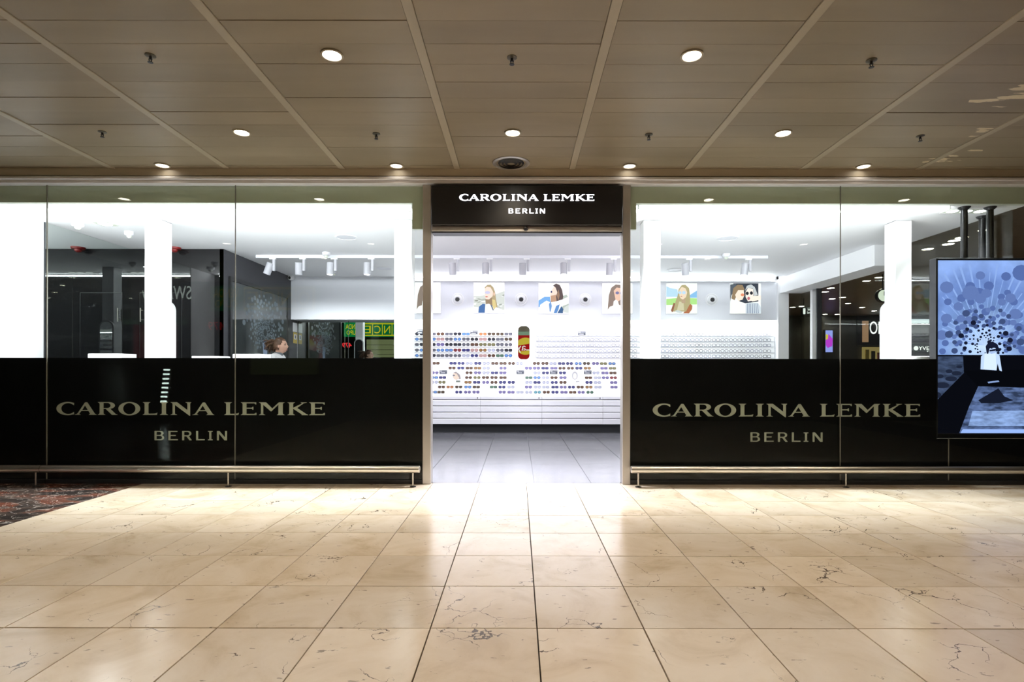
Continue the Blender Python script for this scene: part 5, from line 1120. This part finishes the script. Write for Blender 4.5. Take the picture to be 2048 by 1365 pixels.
# ------------------------------------------------------------------ concourse beyond the glass side wall
struct(MB().box(9, 26, -1.6, 5.9, -0.12, 0).build('floor_hall', M['marble'])); struct(MB().box(XR+0.1, 26, 5.9, 24, -0.12, 0).build('floor_hall', M['marble']))
hc_ = MB().box(9, 26, -1.6, 6.5, ZC, ZC+0.1).box(XR+0.02, 26, 6.5, 24, ZC, ZC+0.1).build('ceiling_hall', noisy(mat('brown_slat_ceiling', (0.12, 0.085, 0.065), 0.4), 3, 0.25, stretch=(0.1, 6, 1))); struct(hc_)
YW = 21.0
struct(MB().box(XR, 26, YW, YW+0.2, 0, ZC).build('wall_far', M['dark_wall'])); struct(MB().box(26, 26.1, -1.6, 24, 0, ZC).build('wall_hall_right', M['dark_wall']))
hl = []
for (px, py) in ((1733, 561), (1758, 554), (1650, 583), (1664, 597), (1696, 606), (1724, 614), (1650, 628), (1674, 633), (1748, 621), (1685, 594), (1855, 497), (1908, 480), (1923, 474), (1896, 487), (1585, 614), (1603, 612)):
    y = min((ZC-H)*F/(CY-py), 20.5); hl.append((PX(px, y), y))
for x, y in ((7.0, 8.2), (8.5, 10.5), (8, 14), (13, 16), (17, 13), (20, 18)): hl.append((x, y))
for k, (x, y) in enumerate(hl):
    t = thing('hall_downlight', (x, y, ZC), 'small round downlight in the brown concourse ceiling, %s along the far rows' % ORD[k], 'ceiling light', 'concourse downlights')
    MB().lathe([(0.10, -0.001), (0.10, -0.006), (0.085, -0.008), (0.08, -0.002)], (x, y, ZC), n=18).build('trim_ring', M['bar'], t, True)
    MB().lathe([(0.08, -0.004), (0.05, -0.008), (0.001, -0.009)], (x, y, ZC), n=18).build('lamp', M['lamp'], t, True)
    if k % 3 == 0: spot('bulb', (x, y, ZC-0.02), 40, WARM, 140, 0.6, 0.05, t)
YW -= 0.03
t = thing('watch_shop', (13.5, YW, 0), 'dark watch shop front with large white letters beyond the column', 'shop front')
MB().box(xx2 := PX(1712, YW), PX(1800, YW), YW-0.10, YW, PZ(690, YW), PZ(632, YW)).build('fascia', M['black'], t)
MB().box(PX(1721, YW), PX(1733, YW), YW-0.12, YW-0.10, PZ(684, YW), PZ(642, YW)).build('picture', emis('picture_print', srgb(170, 130, 100), 0.6), t)
put_text('OM', PX(1735.5, YW), PX(1766, YW), YW-0.12, PZ(668, YW), PZ(643, YW), emis('white_sign', (1, 1, 1), 1.0), t)
MB().box(PX(1722, YW), PX(1768, YW), YW-0.12, YW-0.05, 1.2, PZ(694, YW)).build('lit_vitrine', emis('vitrine_glow', srgb(150, 130, 80), 0.6), t)
for k in range(3): MB().box(PX(1726+12*k, YW), PX(1733+12*k, YW), YW-0.16, YW-0.12, 1.3, PZ(699+3*k, YW)).build('showcase_item', mat('showcase', srgb(*((170, 150, 60), (60, 60, 50), (120, 40, 30))[k]), 0.4), t)
t = thing('ad_screen', (PX(1655, YW), YW-0.1, 1.6), 'small purple and blue advertising screen in the concourse', 'screen')
MB().bbox(PX(1646, YW), PX(1664, YW), YW-0.1, YW, PZ(707, YW), PZ(659, YW), 0.01).build('bezel', M['black'], t)
s_ = MB().box(PX(1648, YW), PX(1662, YW), YW-0.11, YW-0.101, PZ(704, YW), PZ(661, YW)).build('picture', emis('ad_blue', srgb(150, 160, 240), 0.9), t)
MB().poly([(PX(a, YW), PZ(b_, YW)) for a, b_ in ((1648, 676), (1654, 668), (1662, 678), (1661, 692), (1652, 696), (1648, 690))], YW-0.114, YW-0.111).build('printed_flower', emis('ad_purple', srgb(190, 60, 210), 0.9), s_)
MB().poly([(PX(a, YW), PZ(b_, YW)) for a, b_ in ((1648, 668), (1653, 670), (1652, 678), (1648, 680))], YW-0.117, YW-0.114).build('printed_leaf', emis('ad_yellow', srgb(210, 190, 60), 0.9), s_)
t = thing('beauty_shop', (15.6, YW, 0), 'green beauty shop front with white sign left of the screen', 'shop front')
MB().box(PX(1806, YW), PX(1960, YW), YW-0.1, YW, PZ(704, YW), PZ(686, YW)).build('fascia', mat('green_fascia', (0.02, 0.05, 0.03), 0.4), t)
put_text('YVES ROCHER', PX(1833, YW), PX(1913, YW), YW-0.11, PZ(699.5, YW), PZ(692.5, YW), emis('white_sign', (1, 1, 1), 1.2), t)
put_text('FRANCE', PX(1850, YW), PX(1890, YW), YW-0.11, PZ(703.5, YW), PZ(701, YW), bpy.data.materials['white_sign'], t)
MB().poly(ell(PX(1828, YW), PZ(696, YW), 0.085, 0.085, 20), YW-0.114, YW-0.1).build('round_logo', bpy.data.materials['white_sign'], t)
MB().box(PX(1806, YW), PX(1960, YW), YW-0.1, YW, 0, 1.35).build('counter', M['white'], t)
MB().box(PX(1806, YW), PX(1960, YW), YW-0.08, YW-0.02, PZ(646, YW), PZ(638, YW)).build('light_box', emis('cool_box', (0.8, 0.9, 1), 0.8), t)
y_ = 12.0; cxx, czz = PX(1765, y_), PZ(591, y_)
t = thing('hall_clock', (cxx, y_, czz), 'round hanging clock half hidden behind the right column', 'clock')
MB().lathe([(0.15, -0.04), (0.155, 0.0), (0.15, 0.04)], (cxx, y_, czz), axis=(0, 1, 0), n=28).build('case', M['black'], t, True)
f_ = MB().lathe([(0.125, -0.043), (0.125, -0.046), (0.001, -0.047)], (cxx, y_, czz), axis=(0, 1, 0), n=28).build('dial', emis('dial', (0.9, 0.95, 0.8), 0.7), t)
MB().box(cxx-0.006, cxx+0.006, y_-0.052, y_-0.048, czz, czz+0.09).box(cxx, cxx+0.06, y_-0.052, y_-0.048, czz-0.005, czz+0.005).build('hands', M['black'], f_)
MB().tube((cxx, y_, czz+0.15), (cxx, y_, ZC), 0.012, n=10).build('hanger', M['black'], t)
y_ = 16.0
t = thing('exit_sign', (PX(1612, y_), y_, PZ(632, y_)), 'hanging dark exit sign with white pictogram and small words', 'sign')
MB().box(PX(1603, y_), PX(1627, y_), y_, y_+0.05, PZ(634, y_), PZ(613, y_)).build('board', M['black'], t)
ws = bpy.data.materials['white_sign']
MB().poly(rounded(PX(1606, y_), PX(1610.5, y_), PZ(628, y_), PZ(616, y_), 0.02), y_-0.006, y_-0.001).build('pictogram', ws, t)
put_text('Salida', PX(1615, y_), PX(1624, y_), y_-0.004, PZ(620.5, y_), PZ(616, y_), ws, t); put_text('Sortida', PX(1614, y_), PX(1624, y_), y_-0.004, PZ(627, y_), PZ(622.5, y_), ws, t)
MB().tube((PX(1608, y_), y_+0.02, PZ(613, y_)), (PX(1608, y_), y_+0.02, ZC), 0.01, n=8).tube((PX(1622, y_), y_+0.02, PZ(613, y_)), (PX(1622, y_), y_+0.02, ZC), 0.01, n=8).build('hanger', M['black'], t)
